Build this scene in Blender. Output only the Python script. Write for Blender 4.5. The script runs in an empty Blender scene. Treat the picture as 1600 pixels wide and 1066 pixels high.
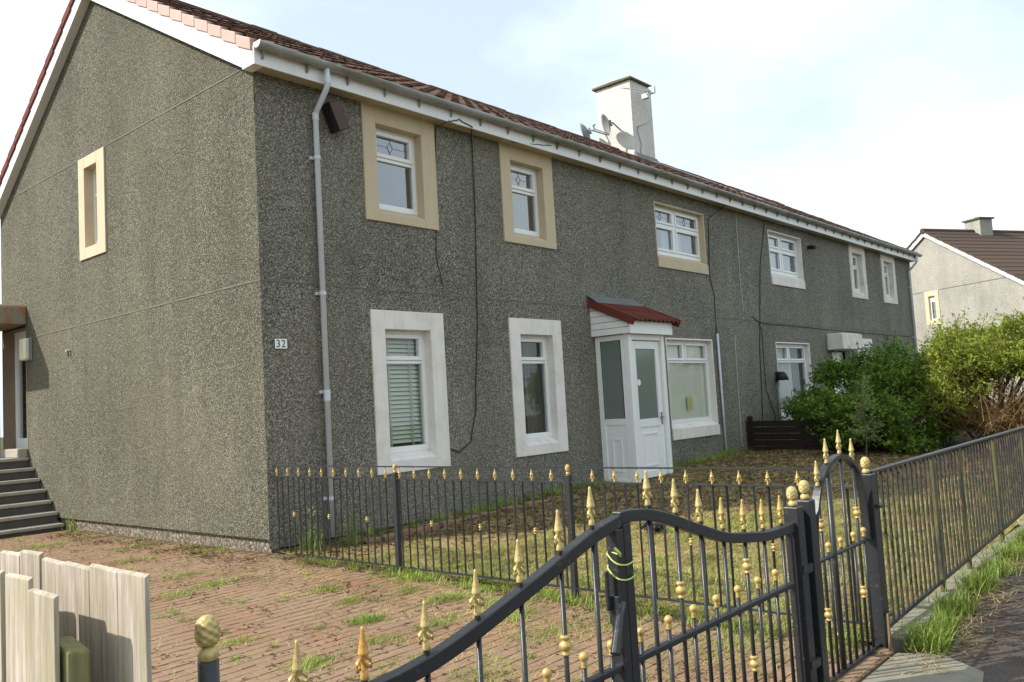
import bpy, math, random
import numpy as np
from mathutils import Vector, Matrix, noise
random.seed(7); rng = np.random.default_rng(7)
S = bpy.context.scene; C = S.collection
PI = math.pi
# ------------------------------------------------------------------ camera
cam = bpy.data.cameras.new('camera'); cam.sensor_width = 36; cam.lens = 1322.9/1600*36
cam.clip_start = .05; cam.clip_end = 3000
co = bpy.data.objects.new('camera', cam); C.objects.link(co)
Rw = np.array([[0.6582127294, 0.0187735696, 0.7525978713], [-0.7505903962, 0.0934529545, 0.6541258307], [-0.0580522178, -0.9954466828, 0.0756031853]])
m = Matrix([[Rw[0][0], -Rw[0][1], -Rw[0][2], -5.1042], [Rw[1][0], -Rw[1][1], -Rw[1][2], -8.0018], [Rw[2][0], -Rw[2][1], -Rw[2][2], 1.2731], [0, 0, 0, 1]])
co.matrix_world = m; S.camera = co
# ------------------------------------------------------------------ light
SUN = Vector((-1, .75, .95)).normalized()          # towards the sun
sl = bpy.data.lights.new('sun', 'SUN'); sl.energy = 4.0; sl.angle = math.radians(.7); sl.color = (1, .95, .87)
so = bpy.data.objects.new('sun', sl); C.objects.link(so); so.rotation_euler = SUN.to_track_quat('Z', 'Y').to_euler()
W = bpy.data.worlds.new('World'); S.world = W; W.use_nodes = True
wn = W.node_tree.nodes; wl = W.node_tree.links; wn.clear()
sky = wn.new('ShaderNodeTexSky'); sky.sky_type = 'NISHITA'; sky.sun_disc = False
sky.sun_elevation = math.asin(SUN.z); sky.sun_rotation = math.atan2(SUN.x, SUN.y); sky.dust_density = 2.5
b1 = wn.new('ShaderNodeBackground'); b1.inputs[1].default_value = .14; wl.new(sky.outputs[0], b1.inputs[0])
b2 = wn.new('ShaderNodeBackground'); b2.inputs[0].default_value = (.84, .955, 1, 1); b2.inputs[1].default_value = .88
tc = wn.new('ShaderNodeTexCoord'); mp = wn.new('ShaderNodeMapping'); mp.inputs['Scale'].default_value = (1, 1, 2.2); wl.new(tc.outputs['Generated'], mp.inputs[0])
nz = wn.new('ShaderNodeTexNoise'); nz.inputs['Scale'].default_value = 2.3; nz.inputs['Detail'].default_value = 6; nz.inputs['Roughness'].default_value = .55; wl.new(mp.outputs[0], nz.inputs[0])
rp = wn.new('ShaderNodeValToRGB'); rp.color_ramp.elements[0].position = .36; rp.color_ramp.elements[1].position = .60
rp.color_ramp.elements[0].color = (.55, .55, .55, 1); wl.new(nz.outputs[0], rp.inputs[0])
mx = wn.new('ShaderNodeMixShader'); wl.new(rp.outputs[0], mx.inputs[0]); wl.new(b1.outputs[0], mx.inputs[1]); wl.new(b2.outputs[0], mx.inputs[2])
wo = wn.new('ShaderNodeOutputWorld'); wl.new(mx.outputs[0], wo.inputs[0])
S.view_settings.view_transform = 'Standard'; S.view_settings.look = 'None'; S.view_settings.exposure = 0.58; S.view_settings.gamma = 1
S.view_settings.use_curve_mapping = False
S.cycles.max_bounces = 8; S.cycles.transparent_max_bounces = 16

# ------------------------------------------------------------------ materials
class NT:
    def __init__(s, name):
        s.m = bpy.data.materials.new(name); s.m.use_nodes = True; s.t = s.m.node_tree; s.n = s.t.nodes
        s.b = s.n['Principled BSDF']; s.out = s.n['Material Output']; s.tc = None
    def N(s, typ, **kw):
        nd = s.n.new('ShaderNode'+typ)
        for k, v in kw.items():
            if k.startswith('_'): setattr(nd, k[1:], v); continue
            key = int(k[1:]) if k[0] == 'i' and k[1:].isdigit() else k
            if hasattr(v, 'is_output'): s.t.links.new(v, nd.inputs[key])
            else: nd.inputs[key].default_value = v
        return nd
    def L(s, a, b): s.t.links.new(a, b)
    def co(s, sc=(1, 1, 1), kind='Object'):
        if not s.tc: s.tc = s.N('TexCoord')
        return s.N('Mapping', Vector=s.tc.outputs[kind], Scale=sc).outputs[0]
    def noise(s, scale, detail=4, rough=.55, sc=(1, 1, 1)):
        return s.N('TexNoise', Vector=s.co(sc), Scale=scale, Detail=detail, Roughness=rough).outputs[0]
    def ramp(s, fac, *st):
        r = s.N('ValToRGB'); r.color_ramp.interpolation = 'LINEAR'; e = r.color_ramp.elements
        while len(e) < len(st): e.new(.5)
        for q, (p, c) in zip(e, st):
            q.position = p; q.color = (c, c, c, 1) if not isinstance(c, tuple) else (*c, 1)
        s.L(fac, r.inputs[0]); return r.outputs[0]
    def mix(s, f, a, b, mode='MIX'):
        nd = s.N('Mix', _data_type='RGBA', _blend_type=mode)
        for v, k in ((f, 0), (a, 6), (b, 7)):
            if hasattr(v, 'is_output'): s.L(v, nd.inputs[k])
            else: nd.inputs[k].default_value = v if k == 0 else ((*v, 1) if len(v) == 3 else v)
        return nd.outputs[2]
    def math(s, op, a, b=0.0):
        nd = s.N('Math', _operation=op)
        for v, k in ((a, 0), (b, 1)):
            if hasattr(v, 'is_output'): s.L(v, nd.inputs[k])
            else: nd.inputs[k].default_value = v
        return nd.outputs[0]
    def bump(s, h, dist=.01, st=1.0):
        nd = s.N('Bump', Height=h, Distance=dist, Strength=st); s.L(nd.outputs[0], s.b.inputs['Normal'])
    def col(s, c):
        if hasattr(c, 'is_output'): s.L(c, s.b.inputs['Base Color'])
        else: s.b.inputs['Base Color'].default_value = (*c, 1)
        return s
    def set(s, rough=.6, metal=0, spec=.5):
        s.b.inputs['Roughness'].default_value = rough; s.b.inputs['Metallic'].default_value = metal; s.b.inputs['Specular IOR Level'].default_value = spec; return s
    def island(s): return s.N('NewGeometry').outputs['Random Per Island']
    def objrand(s): return s.N('ObjectInfo').outputs['Random']

def pebble(name, dark, mid, lite, pale, warm, scale=62, stain=.5):
    k = NT(name); v = k.N('TexVoronoi', Vector=k.co(), Scale=scale, Randomness=1.0)
    rnd = k.N('SeparateColor', i0=v.outputs['Color']).outputs[0]
    c = k.ramp(rnd, (0, dark), (.22, dark), (.5, mid), (.84, lite), (1, pale))
    big = k.ramp(k.noise(.55, 5, .6), (.35, 0.0), (.68, 1.0))
    c = k.mix(k.math('MULTIPLY', big, .38), c, warm)
    st = k.ramp(k.noise(1.0, 5, .65, (2.6, 2.6, .22)), (.45, 0.0), (.75, 1.0))
    c = k.mix(k.math('MULTIPLY', st, stain), c, tuple(x*.6 for x in mid))
    pat = k.ramp(k.noise(1.7, 4, .6, (1.3, 1.3, .5)), (.62, 0.0), (.74, 1.0))
    c = k.mix(k.math('MULTIPLY', pat, .3), c, lite)
    c = k.mix(1.0, c, k.ramp(k.noise(.75, 6, .62, (1, 1, .7)), (.3, .80), (.5, 1.0), (.72, 1.16)), 'MULTIPLY')
    k.col(c).set(.9, 0, .25)
    k.bump(k.math('ADD', k.math('MULTIPLY', v.outputs['Distance'], -1.0), k.math('MULTIPLY', rnd, .35)), .012, .8); return k.m
M = {}
M['dash'] = pebble('grey_pebbledash', (.062, .060, .052), (.17, .162, .137), (.345, .326, .27), (.58, .55, .47), (.235, .213, .155), 95, .28)
M['dash_gable'] = pebble('olive_stained_pebbledash', (.046, .045, .037), (.108, .103, .077), (.222, .208, .152), (.41, .385, .295), (.165, .148, .09), 104, .28)
M['dash_pale'] = pebble('pale_pebbledash', (.29, .275, .245), (.36, .34, .30), (.43, .41, .36), (.5, .48, .43), (.36, .33, .28), 60, .3)
M['harl'] = pebble('white_harling', (.64, .61, .57), (.68, .65, .61), (.72, .70, .66), (.76, .74, .70), (.64, .59, .53), 60, .2)
def paint(name, col, dirt, rough=.55, amt=.5, sc=3.0, drip=True):
    k = NT(name); d = k.ramp(k.noise(sc, 6, .65), (.45, 0.0), (.78, 1.0))
    c = k.mix(k.math('MULTIPLY', d, amt), col, dirt)
    if drip:
        s2 = k.ramp(k.noise(2.2, 5, .6, (5, 5, .5)), (.5, 0.0), (.8, 1.0)); c = k.mix(k.math('MULTIPLY', s2, amt*.7), c, dirt)
    k.col(c).set(rough, 0, .4); k.bump(k.noise(45, 3), .004, .35); return k.m
M['cream'] = paint('cream_cement', (.56, .46, .32), (.40, .31, .20), .8, .35)
M['white_cement'] = paint('white_cement', (.78, .73, .70), (.48, .41, .34), .75, .5)
M['white_dirty'] = paint('grimy_white_cement', (.76, .71, .66), (.36, .28, .2), .8, .6, 5)
M['upvc'] = paint('white_upvc', (.82, .82, .82), (.66, .65, .6), .3, .25, 2)
M['fascia'] = paint('white_fascia', (.80, .79, .80), (.55, .52, .45), .35, .3, 1.5)
M['soffit'] = paint('soffit_board', (.5, .45, .36), (.3, .25, .18), .6, .5)
M['plinth'] = pebble('rough_plinth', (.085, .07, .055), (.16, .135, .105), (.26, .225, .18), (.38, .34, .28), (.17, .13, .09), 34, .5)
M['slab'] = paint('worn_slab_concrete', (.24, .22, .175), (.12, .11, .07), .95, .7, 7)
M['concrete'] = paint('concrete', (.36, .33, .28), (.2, .17, .13), .9, .6, 6)
M['shade_concrete'] = paint('shaded_concrete', (.10, .092, .08), (.06, .06, .045), .9, .6, 7)  # shade of the back-lit risers put into a darker concrete colour
M['joint'] = paint('joint_bead', (.17, .15, .12), (.07, .06, .05), .7, .8, 4, False)
def gutter_mat():
    k = NT('grey_plastic_gutter'); d = k.ramp(k.noise(1.3, 6, .7, (1, 3, 3)), (.4, 0.0), (.62, 1.0))
    k.col(k.mix(k.math('MULTIPLY', d, .75), (.33, .335, .33), (.13, .12, .06))).set(.45); return k.m
M['gutter'] = gutter_mat()
M['pipe'] = paint('grey_downpipe', (.60, .62, .68), (.42, .42, .44), .4, .4, 2)
M['lead'] = paint('lead_flashing', (.16, .16, .17), (.09, .09, .09), .6, .5)
def tile_mat(name, a, b, lich, amt):
    k = NT(name); r = k.math('FRACT', k.math('ADD', k.island(), k.objrand()))
    c = k.mix(r, a, b); d = k.ramp(k.noise(9, 6, .7), (.5, 0.0), (.7, 1.0)); c = k.mix(k.math('MULTIPLY', d, amt), c, lich)
    k.col(c).set(.9, 0, .3); k.bump(k.noise(60, 4), .004, .5); return k.m
M['tile'] = tile_mat('brown_concrete_tile', (.105, .042, .027), (.058, .027, .020), (.13, .10, .055), .6)
M['tile_red'] = tile_mat('red_porch_tile', (.15, .036, .026), (.10, .026, .02), (.10, .05, .04), .3)
M['tile_far'] = tile_mat('dark_brown_tile', (.085, .055, .040), (.06, .042, .034), (.14, .075, .035), .5)
M['verge'] = tile_mat('terracotta_verge', (.58, .40, .36), (.52, .36, .32), (.44, .31, .26), .4)
M['verge_red'] = tile_mat('dark_red_verge', (.16, .036, .025), (.12, .03, .022), (.1, .04, .03), .3)
def glass(name, tint, lo, hi):
    k = NT(name); k.n.remove(k.b); tr = k.N('BsdfTransparent', Color=(*tint, 1)); gl = k.N('BsdfGlossy', Color=(.95, .97, 1, 1), Roughness=.02)
    nb = k.N('Bump', Height=k.noise(.9, 2), Distance=.01, Strength=.15); k.L(nb.outputs[0], gl.inputs['Normal'])
    lw = k.N('LayerWeight', Blend=.35); f = k.N('MapRange', i0=lw.outputs['Fresnel'], i3=lo, i4=hi)
    mxs = k.N('MixShader', i0=f.outputs[0], i1=tr.outputs[0], i2=gl.outputs[0]); k.L(mxs.outputs[0], k.out.inputs[0]); return k.m
M['glass'] = glass('window_glass', (.9, .93, .91), .05, .6)
M['glass_up'] = glass('upper_window_glass', (.72, .79, .80), .24, .9)
def frosted():
    k = NT('obscured_porch_glass'); k.n.remove(k.b); tr = k.N('BsdfTransparent', Color=(.74, .8, .77, 1)); tl = k.N('BsdfTranslucent', Color=(.78, .84, .81, 1)); df = k.N('BsdfDiffuse', Color=(.34, .38, .36, 1)); gl = k.N('BsdfGlossy', Color=(.95, .97, 1, 1), Roughness=.12)
    a = k.N('MixShader', i0=.45, i1=tl.outputs[0], i2=df.outputs[0]); b = k.N('MixShader', i0=.62, i1=tr.outputs[0], i2=a.outputs[0]); lw = k.N('LayerWeight', Blend=.3); f = k.N('MapRange', i0=lw.outputs['Fresnel'], i3=.05, i4=.35); c = k.N('MixShader', i0=f.outputs[0], i1=b.outputs[0], i2=gl.outputs[0]); k.L(c.outputs[0], k.out.inputs[0]); return k.m
M['frost'] = frosted()
def plain(name, c, rough=.6, metal=0): return NT(name).col(c).set(rough, metal).m
def black_metal():
    k = NT('black_painted_iron'); d = k.ramp(k.noise(30, 7, .75), (.59, 0.0), (.70, 1.0))
    c = k.mix(k.math('MULTIPLY', d, .6), (.020, .021, .025), (.15, .125, .105)); k.col(c).set(.38); k.bump(k.noise(60, 4), .002, .4); return k.m
M['iron'] = black_metal()
def algae_metal():
    k = NT('algae_stained_iron'); d = k.ramp(k.noise(7, 5, .65, (1, 1, .35)), (.42, 0.0), (.6, 1.0))
    c = k.mix(d, (.03, .028, .022), (.115, .108, .03)); e = k.ramp(k.noise(16, 5, .7), (.55, 0.0), (.68, 1.0)); c = k.mix(k.math('MULTIPLY', e, .6), c, (.12, .06, .03)); k.col(c).set(.75); return k.m
M['algae'] = algae_metal()
def railbar():
    k = NT('rust_flecked_iron'); d = k.ramp(k.noise(22, 5, .7, (1, 1, .4)), (.5, 0.0), (.62, 1.0)); k.col(k.mix(k.math('MULTIPLY', d, .75), (.028, .026, .024), (.14, .085, .045))).set(.7); return k.m
M['railbar'] = railbar()
def gold(name, a, b, amt):
    k = NT(name); d = k.ramp(k.noise(55, 5, .7), (.48, 0.0), (.66, 1.0)); k.col(k.mix(k.math('MULTIPLY', d, amt), a, b)).set(.42, .15); k.bump(k.noise(120, 3), .0015, .4); return k.m
M['gold'] = gold('gold_paint', (.52, .37, .12), (.24, .14, .05), .75)
M['gold_pale'] = gold('faded_gold_paint', (.54, .42, .165), (.27, .18, .065), .75)
M['gold_rust'] = gold('rusted_gold_paint', (.60, .34, .09), (.38, .13, .03), .85)
def wood(name, a, b, green, gamt, sc=1.0):
    k = NT(name); g = k.noise(9*sc, 7, .7, (7, 7, .35)); c = k.mix(k.ramp(g, (.36, 0.0), (.64, 1.0)), a, b)
    f = k.ramp(k.noise(42*sc, 4, .6, (6, 6, .25)), (.46, 0.0), (.74, 1.0)); c = k.mix(k.math('MULTIPLY', f, .65), c, tuple(x*.55 for x in b))
    d = k.ramp(k.noise(3.2, 5, .6, (2.4, 2.4, .6)), (.44, 0.0), (.66, 1.0)); c = k.mix(k.math('MULTIPLY', d, gamt), c, green)
    r = k.objrand(); c = k.mix(.25, c, k.mix(r, (.9, .9, .9), (.35, .33, .3)), 'MULTIPLY'); k.col(c).set(.85, 0, .25); k.bump(g, .004, .7); return k.m
M['wood'] = wood('weathered_timber', (.64, .56, .49), (.36, .295, .24), (.32, .30, .15), .55)
M['wood_moss'] = wood('mossy_timber', (.29, .265, .17), (.15, .13, .085), (.23, .23, .085), .65)
M['rail_nail'] = plain('rusty_nail', (.06, .035, .025), .7)
M['wood_dark'] = wood('dark_stained_timber', (.035, .022, .016), (.018, .012, .010), (.02, .02, .012), .3)
def paver():
    k = NT('red_block_paver'); r = k.math('FRACT', k.math('ADD', k.island(), k.objrand()))
    c = k.ramp(r, (0, (.24, .11, .065)), (.45, (.30, .145, .085)), (.8, (.20, .11, .075)), (1, (.27, .16, .10)))
    g = k.N('NewGeometry').outputs['Position']
    d = k.ramp(k.N('TexNoise', Vector=g, Scale=1.1, Detail=6, Roughness=.65).outputs[0], (.32, .35), (.58, 1.0)); c = k.mix(k.math('MULTIPLY', d, .85), c, (.262, .18, .118))
    e = k.ramp(k.N('TexNoise', Vector=g, Scale=26.0, Detail=5, Roughness=.7).outputs[0], (.42, 0.0), (.75, 1.0)); c = k.mix(k.math('MULTIPLY', e, .4), c, (.17, .115, .08))
    k.col(c).set(.92, 0, .2); k.bump(k.noise(90, 4), .003, .6); return k.m
M['paver'] = paver()
def soil(name, stops, sc=5, dist=.03):
    k = NT(name); a = k.noise(sc, 8, .72); c = k.ramp(a, *stops); f = k.noise(70, 5, .7); c = k.mix(.5, c, k.ramp(f, (.25, .35), (.75, 1.0)), 'MULTIPLY')
    k.col(c).set(.95, 0, .15); k.bump(k.math('ADD', a, k.math('MULTIPLY', f, .4)), dist, .9); return k.m
M['soil'] = soil('garden_soil', ((.28, (.17, .11, .058)), (.45, (.31, .22, .095)), (.58, (.43, .33, .15)), (.72, (.32, .33, .10))))
M['dark_soil'] = soil('dark_garden_soil', ((.3, (.045, .03, .018)), (.6, (.10, .07, .035)), (.8, (.08, .09, .03))))
M['dirt'] = soil('joint_dirt', ((.3, (.11, .075, .048)), (.7, (.22, .15, .09))))
M['ground'] = soil('distant_ground', ((.3, (.06, .07, .03)), (.7, (.13, .11, .06))), 1.0)
def asphalt():
    k = NT('old_asphalt'); a = k.noise(2.2, 6, .65); c = k.ramp(a, (.3, (.060, .050, .046)), (.6, (.095, .080, .072)), (.75, (.13, .112, .098)))
    b = k.ramp(k.noise(1.6, 6, .7, (1, 2.5, 1)), (.52, 0.0), (.68, 1.0)); c = k.mix(k.math('MULTIPLY', b, .7), c, (.12, .065, .035))
    v = k.N('TexVoronoi', Vector=k.co(), Scale=120.0); rr = k.N('SeparateColor', i0=v.outputs['Color']).outputs[0]; c = k.mix(.55, c, k.ramp(rr, (0, .45), (.8, 1.0), (.97, 1.0), (1, 2.2)), 'MULTIPLY')
    k.col(c).set(.9, 0, .25); k.bump(k.math('ADD', v.outputs['Distance'], a), .006, .6); return k.m
M['asphalt'] = asphalt()
def leaf(name, a, b, c3, tr=.35):
    k = NT(name); c = k.ramp(k.island(), (0, a), (.5, b), (1, c3)); big = k.ramp(k.noise(2.3, 4, .6), (.35, .55), (.65, 1.15)); c = k.mix(1.0, c, big, 'MULTIPLY')
    k.col(c).set(.5, 0, .3); t = k.N('BsdfTranslucent', Color=c); mxs = k.N('MixShader', i0=tr, i1=k.b.outputs[0], i2=t.outputs[0]); k.L(mxs.outputs[0], k.out.inputs[0]); return k.m
M['leaf_dark'] = leaf('dark_green_leaf', (.075, .15, .018), (.15, .26, .032), (.25, .37, .055))
M['leaf_lime'] = leaf('yellow_green_leaf', (.16, .22, .028), (.27, .33, .04), (.37, .40, .075), .4)
M['leaf_sap'] = leaf('pale_sapling_leaf', (.20, .27, .09), (.28, .35, .12), (.36, .42, .16))
M['grass'] = leaf('green_grass', (.15, .25, .035), (.28, .38, .06), (.42, .46, .12), .3)
M['straw'] = leaf('dead_grass', (.38, .27, .10), (.52, .40, .17), (.64, .53, .28), .2)
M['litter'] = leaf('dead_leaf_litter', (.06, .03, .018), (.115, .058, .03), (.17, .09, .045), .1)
M['bark'] = paint('brown_bark', (.13, .09, .06), (.07, .05, .035), .9, .6, 9)
M['twig'] = leaf('dry_brown_twig', (.15, .09, .04), (.22, .14, .06), (.30, .20, .095), .05)
M['cable'] = plain('black_cable', (.015, .015, .016), .5)
M['cable_white'] = plain('white_cable', (.55, .55, .52), .5)
M['grey_metal'] = plain('grey_metal', (.24, .25, .26), .45, .3)
M['dish'] = plain('grey_dish_paint', (.20, .21, .22), .5)

# ------------------------------------------------------------------ mesh helpers
class MB:
    def __init__(s): s.v = []; s.f = []
    def add(s, vs, fs):
        o = len(s.v); s.v += [tuple(p) for p in vs]; s.f += [tuple(i+o for i in f) for f in fs]; return s
    def box(s, x0, x1, y0, y1, z0, z1):
        return s.add([(x0, y0, z0), (x1, y0, z0), (x1, y1, z0), (x0, y1, z0), (x0, y0, z1), (x1, y0, z1), (x1, y1, z1), (x0, y1, z1)],
                     [(3, 2, 1, 0), (4, 5, 6, 7), (0, 1, 5, 4), (1, 2, 6, 5), (2, 3, 7, 6), (3, 0, 4, 7)])
    def prism(s, poly, axis, a, b):            # poly: 2D points, extruded along axis (0,1,2) from a to b
        def P(p, t): q = list(p); q.insert(axis, t); return q
        n = len(poly); vs = [P(p, a) for p in poly]+[P(p, b) for p in poly]
        return s.add(vs, [tuple(range(n)), tuple(range(2*n-1, n-1, -1))]+[(i, i+n, (i+1) % n+n, (i+1) % n) for i in range(n)])
    def tube(s, pts, r, n=6, cap=True):
        pts = [Vector(p) for p in pts]; o = len(s.v); rs = r if isinstance(r, (list, tuple)) else [r]*len(pts); up = None
        for i, p in enumerate(pts):
            d = (pts[min(i+1, len(pts)-1)]-pts[max(i-1, 0)]).normalized()
            if up is None: up = Vector((0, 0, 1)) if abs(d.z) < .9 else Vector((0, 1, 0))
            a = d.cross(up); a = a.normalized() if a.length > 1e-6 else Vector((1, 0, 0)); b = d.cross(a).normalized(); up = -b if False else up
            if abs(d.dot(up)) > .97: up = a.cross(d)
            for k in range(n):
                t = 2*PI*(k+.5)/n; s.v.append(tuple(p+a*math.cos(t)*rs[i]+b*math.sin(t)*rs[i]))
        for i in range(len(pts)-1):
            for k in range(n): s.f.append((o+i*n+k, o+i*n+(k+1) % n, o+(i+1)*n+(k+1) % n, o+(i+1)*n+k))
        if cap: s.f.append(tuple(o+k for k in range(n-1, -1, -1))); s.f.append(tuple(o+(len(pts)-1)*n+k for k in range(n)))
        return s
    def lathe(s, prof, c=(0, 0, 0), n=10, mod=None):
        o = len(s.v)
        for i, (r, z) in enumerate(prof):
            for k in range(n):
                q = r*(mod(i, k) if mod else 1); t = 2*PI*k/n; s.v.append((c[0]+q*math.cos(t), c[1]+q*math.sin(t), c[2]+z))
        for i in range(len(prof)-1):
            for k in range(n): s.f.append((o+i*n+k, o+i*n+(k+1) % n, o+(i+1)*n+(k+1) % n, o+(i+1)*n+k))
        s.f.append(tuple(o+k for k in range(n-1, -1, -1))); s.f.append(tuple(o+(len(prof)-1)*n+k for k in range(n))); return s
    def ring(s, x0, x1, z0, z1, w, y0, y1):    # rectangular frame in the XZ plane
        s.box(x0, x0+w, y0, y1, z0, z1); s.box(x1-w, x1, y0, y1, z0, z1); s.box(x0+w, x1-w, y0, y1, z0, z0+w); return s.box(x0+w, x1-w, y0, y1, z1-w, z1)
    def mesh(s, name, off=(0, 0, 0)):
        me = bpy.data.meshes.new(name); me.from_pydata([(a-off[0], b-off[1], c-off[2]) for a, b, c in s.v], [], s.f); me.update(); return me
def worldloc(p):
    v = Vector((0, 0, 0))
    while p: v += p.location; p = p.parent
    return v
def tag(o, label=None, cat=None, group=None, kind=None):
    for k, v in (('label', label), ('category', cat), ('group', group), ('kind', kind)):
        if v: o[k] = v
    return o
def thing(name, label, cat, loc=(0, 0, 0), group=None):
    o = bpy.data.objects.new(name, None); o.location = loc; C.objects.link(o); return tag(o, label, cat, group)
def O(name, mb, mat, parent=None, smooth=False, loc=None, kind=None, bevel=0, local=False):
    """link an MB (world coords) or a ready mesh (placed at loc) as one object"""
    if isinstance(mb, MB):
        if parent: off = Vector((0, 0, 0)) if local else worldloc(parent)
        else:
            a = np.array(mb.v); off = Vector(((a[:, 0].min()+a[:, 0].max())/2, (a[:, 1].min()+a[:, 1].max())/2, a[:, 2].min()))
        me = mb.mesh(name, off); o = bpy.data.objects.new(name, me)
        if not parent: o.location = off
    else:
        me = mb; o = bpy.data.objects.new(name, me)
        if loc is not None: o.location = Vector(loc)-(worldloc(parent) if parent else Vector((0, 0, 0)))
    if not me.materials: me.materials.append(M[mat])
    C.objects.link(o)
    if parent: o.parent = parent
    if smooth:
        for p in me.polygons: p.use_smooth = True
    if bevel:
        b = o.modifiers.new('bevel', 'BEVEL'); b.width = bevel; b.segments = 2; b.limit_method = 'ANGLE'; b.angle_limit = .6
    if kind: o['kind'] = kind
    return o
def fast(name, V, F, mat, smooth=False):
    me = bpy.data.meshes.new(name); V = np.asarray(V, np.float32); F = np.asarray(F, np.int32); n, k = F.shape
    me.vertices.add(len(V)); me.vertices.foreach_set('co', V.ravel()); me.loops.add(n*k); me.loops.foreach_set('vertex_index', F.ravel())
    me.polygons.add(n); me.polygons.foreach_set('loop_start', np.arange(0, n*k, k, dtype=np.int32)); me.update(calc_edges=True); me.validate(); me.materials.append(M[mat]); return me
def zg(x, y):                                   # height of the ground
    return -.145+.018*np.minimum(y, 0)-.003*np.clip(y, 0, 10)+.02*np.clip(x, 0, 15)
def wob(x, y, a=.012): return a*(np.sin(x*3.1+y*1.7)+np.sin(x*1.3-y*4.3+1)+.6*np.sin(x*7.7+y*6.1))

# ------------------------------------------------------------------ ground
def sheet(name, xs, ys, fn, mat):
    X, Y = np.meshgrid(xs, ys); Z = fn(X, Y); V = np.stack([X.ravel(), Y.ravel(), Z.ravel()], 1); nx = len(xs)
    F = [(j*nx+i, j*nx+i+1, (j+1)*nx+i+1, (j+1)*nx+i) for j in range(len(ys)-1) for i in range(nx-1)]
    me = fast(name, V, F, mat, True); me.polygons.foreach_set('use_smooth', [True]*len(F)); o = bpy.data.objects.new(name, me); C.objects.link(o); o['kind'] = 'structure'; return o
sheet('ground', np.concatenate([[-400, -150, -60], np.linspace(-20, 40, 31), [80, 200, 500]]), np.concatenate([[-400, -150, -60, -25], np.linspace(-12, 20, 33), [50, 150, 500]]), lambda x, y: zg(x, y)-.06-.02*(np.abs(x) > 45), 'ground')
sheet('pavement', np.linspace(-12, 40, 105), np.linspace(-11, -6.42, 24), lambda x, y: zg(x, y*0-6.4)-.02+wob(x, y, .002), 'asphalt')
sheet('garden_soil', np.linspace(.09, 11.3, 90), np.linspace(-6.15, -.005, 50), lambda x, y: zg(x, y)+wob(x, y)-.01, 'soil')
sheet('neighbouring_garden', np.linspace(11.301, 34, 40), np.linspace(-6.15, -.005, 20), lambda x, y: zg(x, y)+wob(x, y)-.01, 'dark_soil')
drive = sheet('driveway', np.linspace(-4.25, .08, 20), np.linspace(-6.3, 9, 50), lambda x, y: zg(x, y)-.0085+wob(x, y, .002), 'dirt')
# block pavers: the nearest 300 are parts, the rest one joined part
bm = MB().add([(-.0985, -.0485, -.06), (.0985, -.0485, -.06), (.0985, .0485, -.06), (-.0985, .0485, -.06), (-.0985, -.0485, -.004), (.0985, -.0485, -.004), (.0985, .0485, -.004), (-.0985, .0485, -.004),
               (-.0955, -.0455, 0), (.0955, -.0455, 0), (.0955, .0455, 0), (-.0955, .0455, 0)],
              [(8, 9, 10, 11), (0, 1, 5, 4), (1, 2, 6, 5), (2, 3, 7, 6), (3, 0, 4, 7), (4, 5, 9, 8), (5, 6, 10, 9), (6, 7, 11, 10), (7, 4, 8, 11)])
bme = bm.mesh('brick'); bme.materials.append(M['paver'])
spots = []
for j in range(-62, 53):
    for i in range(-22, 1):
        x = i*.2+(.1 if j % 2 else 0)-.02; y = j*.1-.03
        if x > -.03 or x < -4.2 or (y > 5.2): continue
        z = float(zg(x, y))+float(wob(x, y, .002))-.004+random.gauss(0, .0008)
        ry, rx = random.gauss(0, .003), random.gauss(0, .004)
        d = (Vector((x, y, z))-co.location); cz = d.x*Rw[0][2]+d.y*Rw[1][2]+d.z*Rw[2][2]; cx = d.x*Rw[0][0]+d.y*Rw[1][0]+d.z*Rw[2][0]; cy = d.x*Rw[0][1]+d.y*Rw[1][1]+d.z*Rw[2][1]
        vis = cz > .3 and abs(cx/cz) < .62 and abs(cy/cz) < .41
        spots.append((cz if vis else 99+cz, x, y, z, rx, ry))
spots.sort(); rest = MB()
for q, (_, x, y, z, rx, ry) in enumerate(spots):
    rot = Matrix.Rotation(rx, 4, 'X') @ Matrix.Rotation(ry, 4, 'Y') @ Matrix.Rotation(random.gauss(0, .008), 4, 'Z')
    if q < 300:
        o = O('brick', bme, None, drive, loc=(x, y, z)); o.rotation_euler = rot.to_euler()
    else: rest.add([rot @ Vector(v)+Vector((x, y, z)) for v in bm.v], bm.f)
O('brick_paving', rest, 'paver', drive, kind='stuff')
# kerb stones under the railing, threshold under the small gate
kerb = thing('kerb', 'low grey concrete kerb stones under the long black railing', 'kerb', (.2, -6.25, -.3))
x = .22
while x < 12:
    w = random.uniform(.55, .8); mb = MB(); z = float(zg(x, -6.2)); mb.box(x, x+w-.015, -6.29-random.uniform(0, .02), -6.14, z-.2, z+random.uniform(.0, .03)); O('kerb_stone', mb, 'slab', kerb, bevel=.015); x += w
th = thing('threshold', 'worn red brick threshold under the small arched gate', 'threshold', (-.3, -6.2, -.3))
for i in range(8):
    mb = MB(); mb.box(-.72+i*.1, -.625+i*.1, -6.29, -6.12, -.36, -.262+random.uniform(-.004, .004)); O('brick', mb, 'paver', th, bevel=.006)
mb = MB().prism([(-.7, -6.3), (.06, -6.3), (.16, -6.52), (-.05, -6.78), (-.7, -6.9)], 2, -.4, -.2755); tag(O('paving_slab', mb, 'slab', bevel=.004), 'grey concrete paving slab in front of the small arched gate', 'paving slab')

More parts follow.
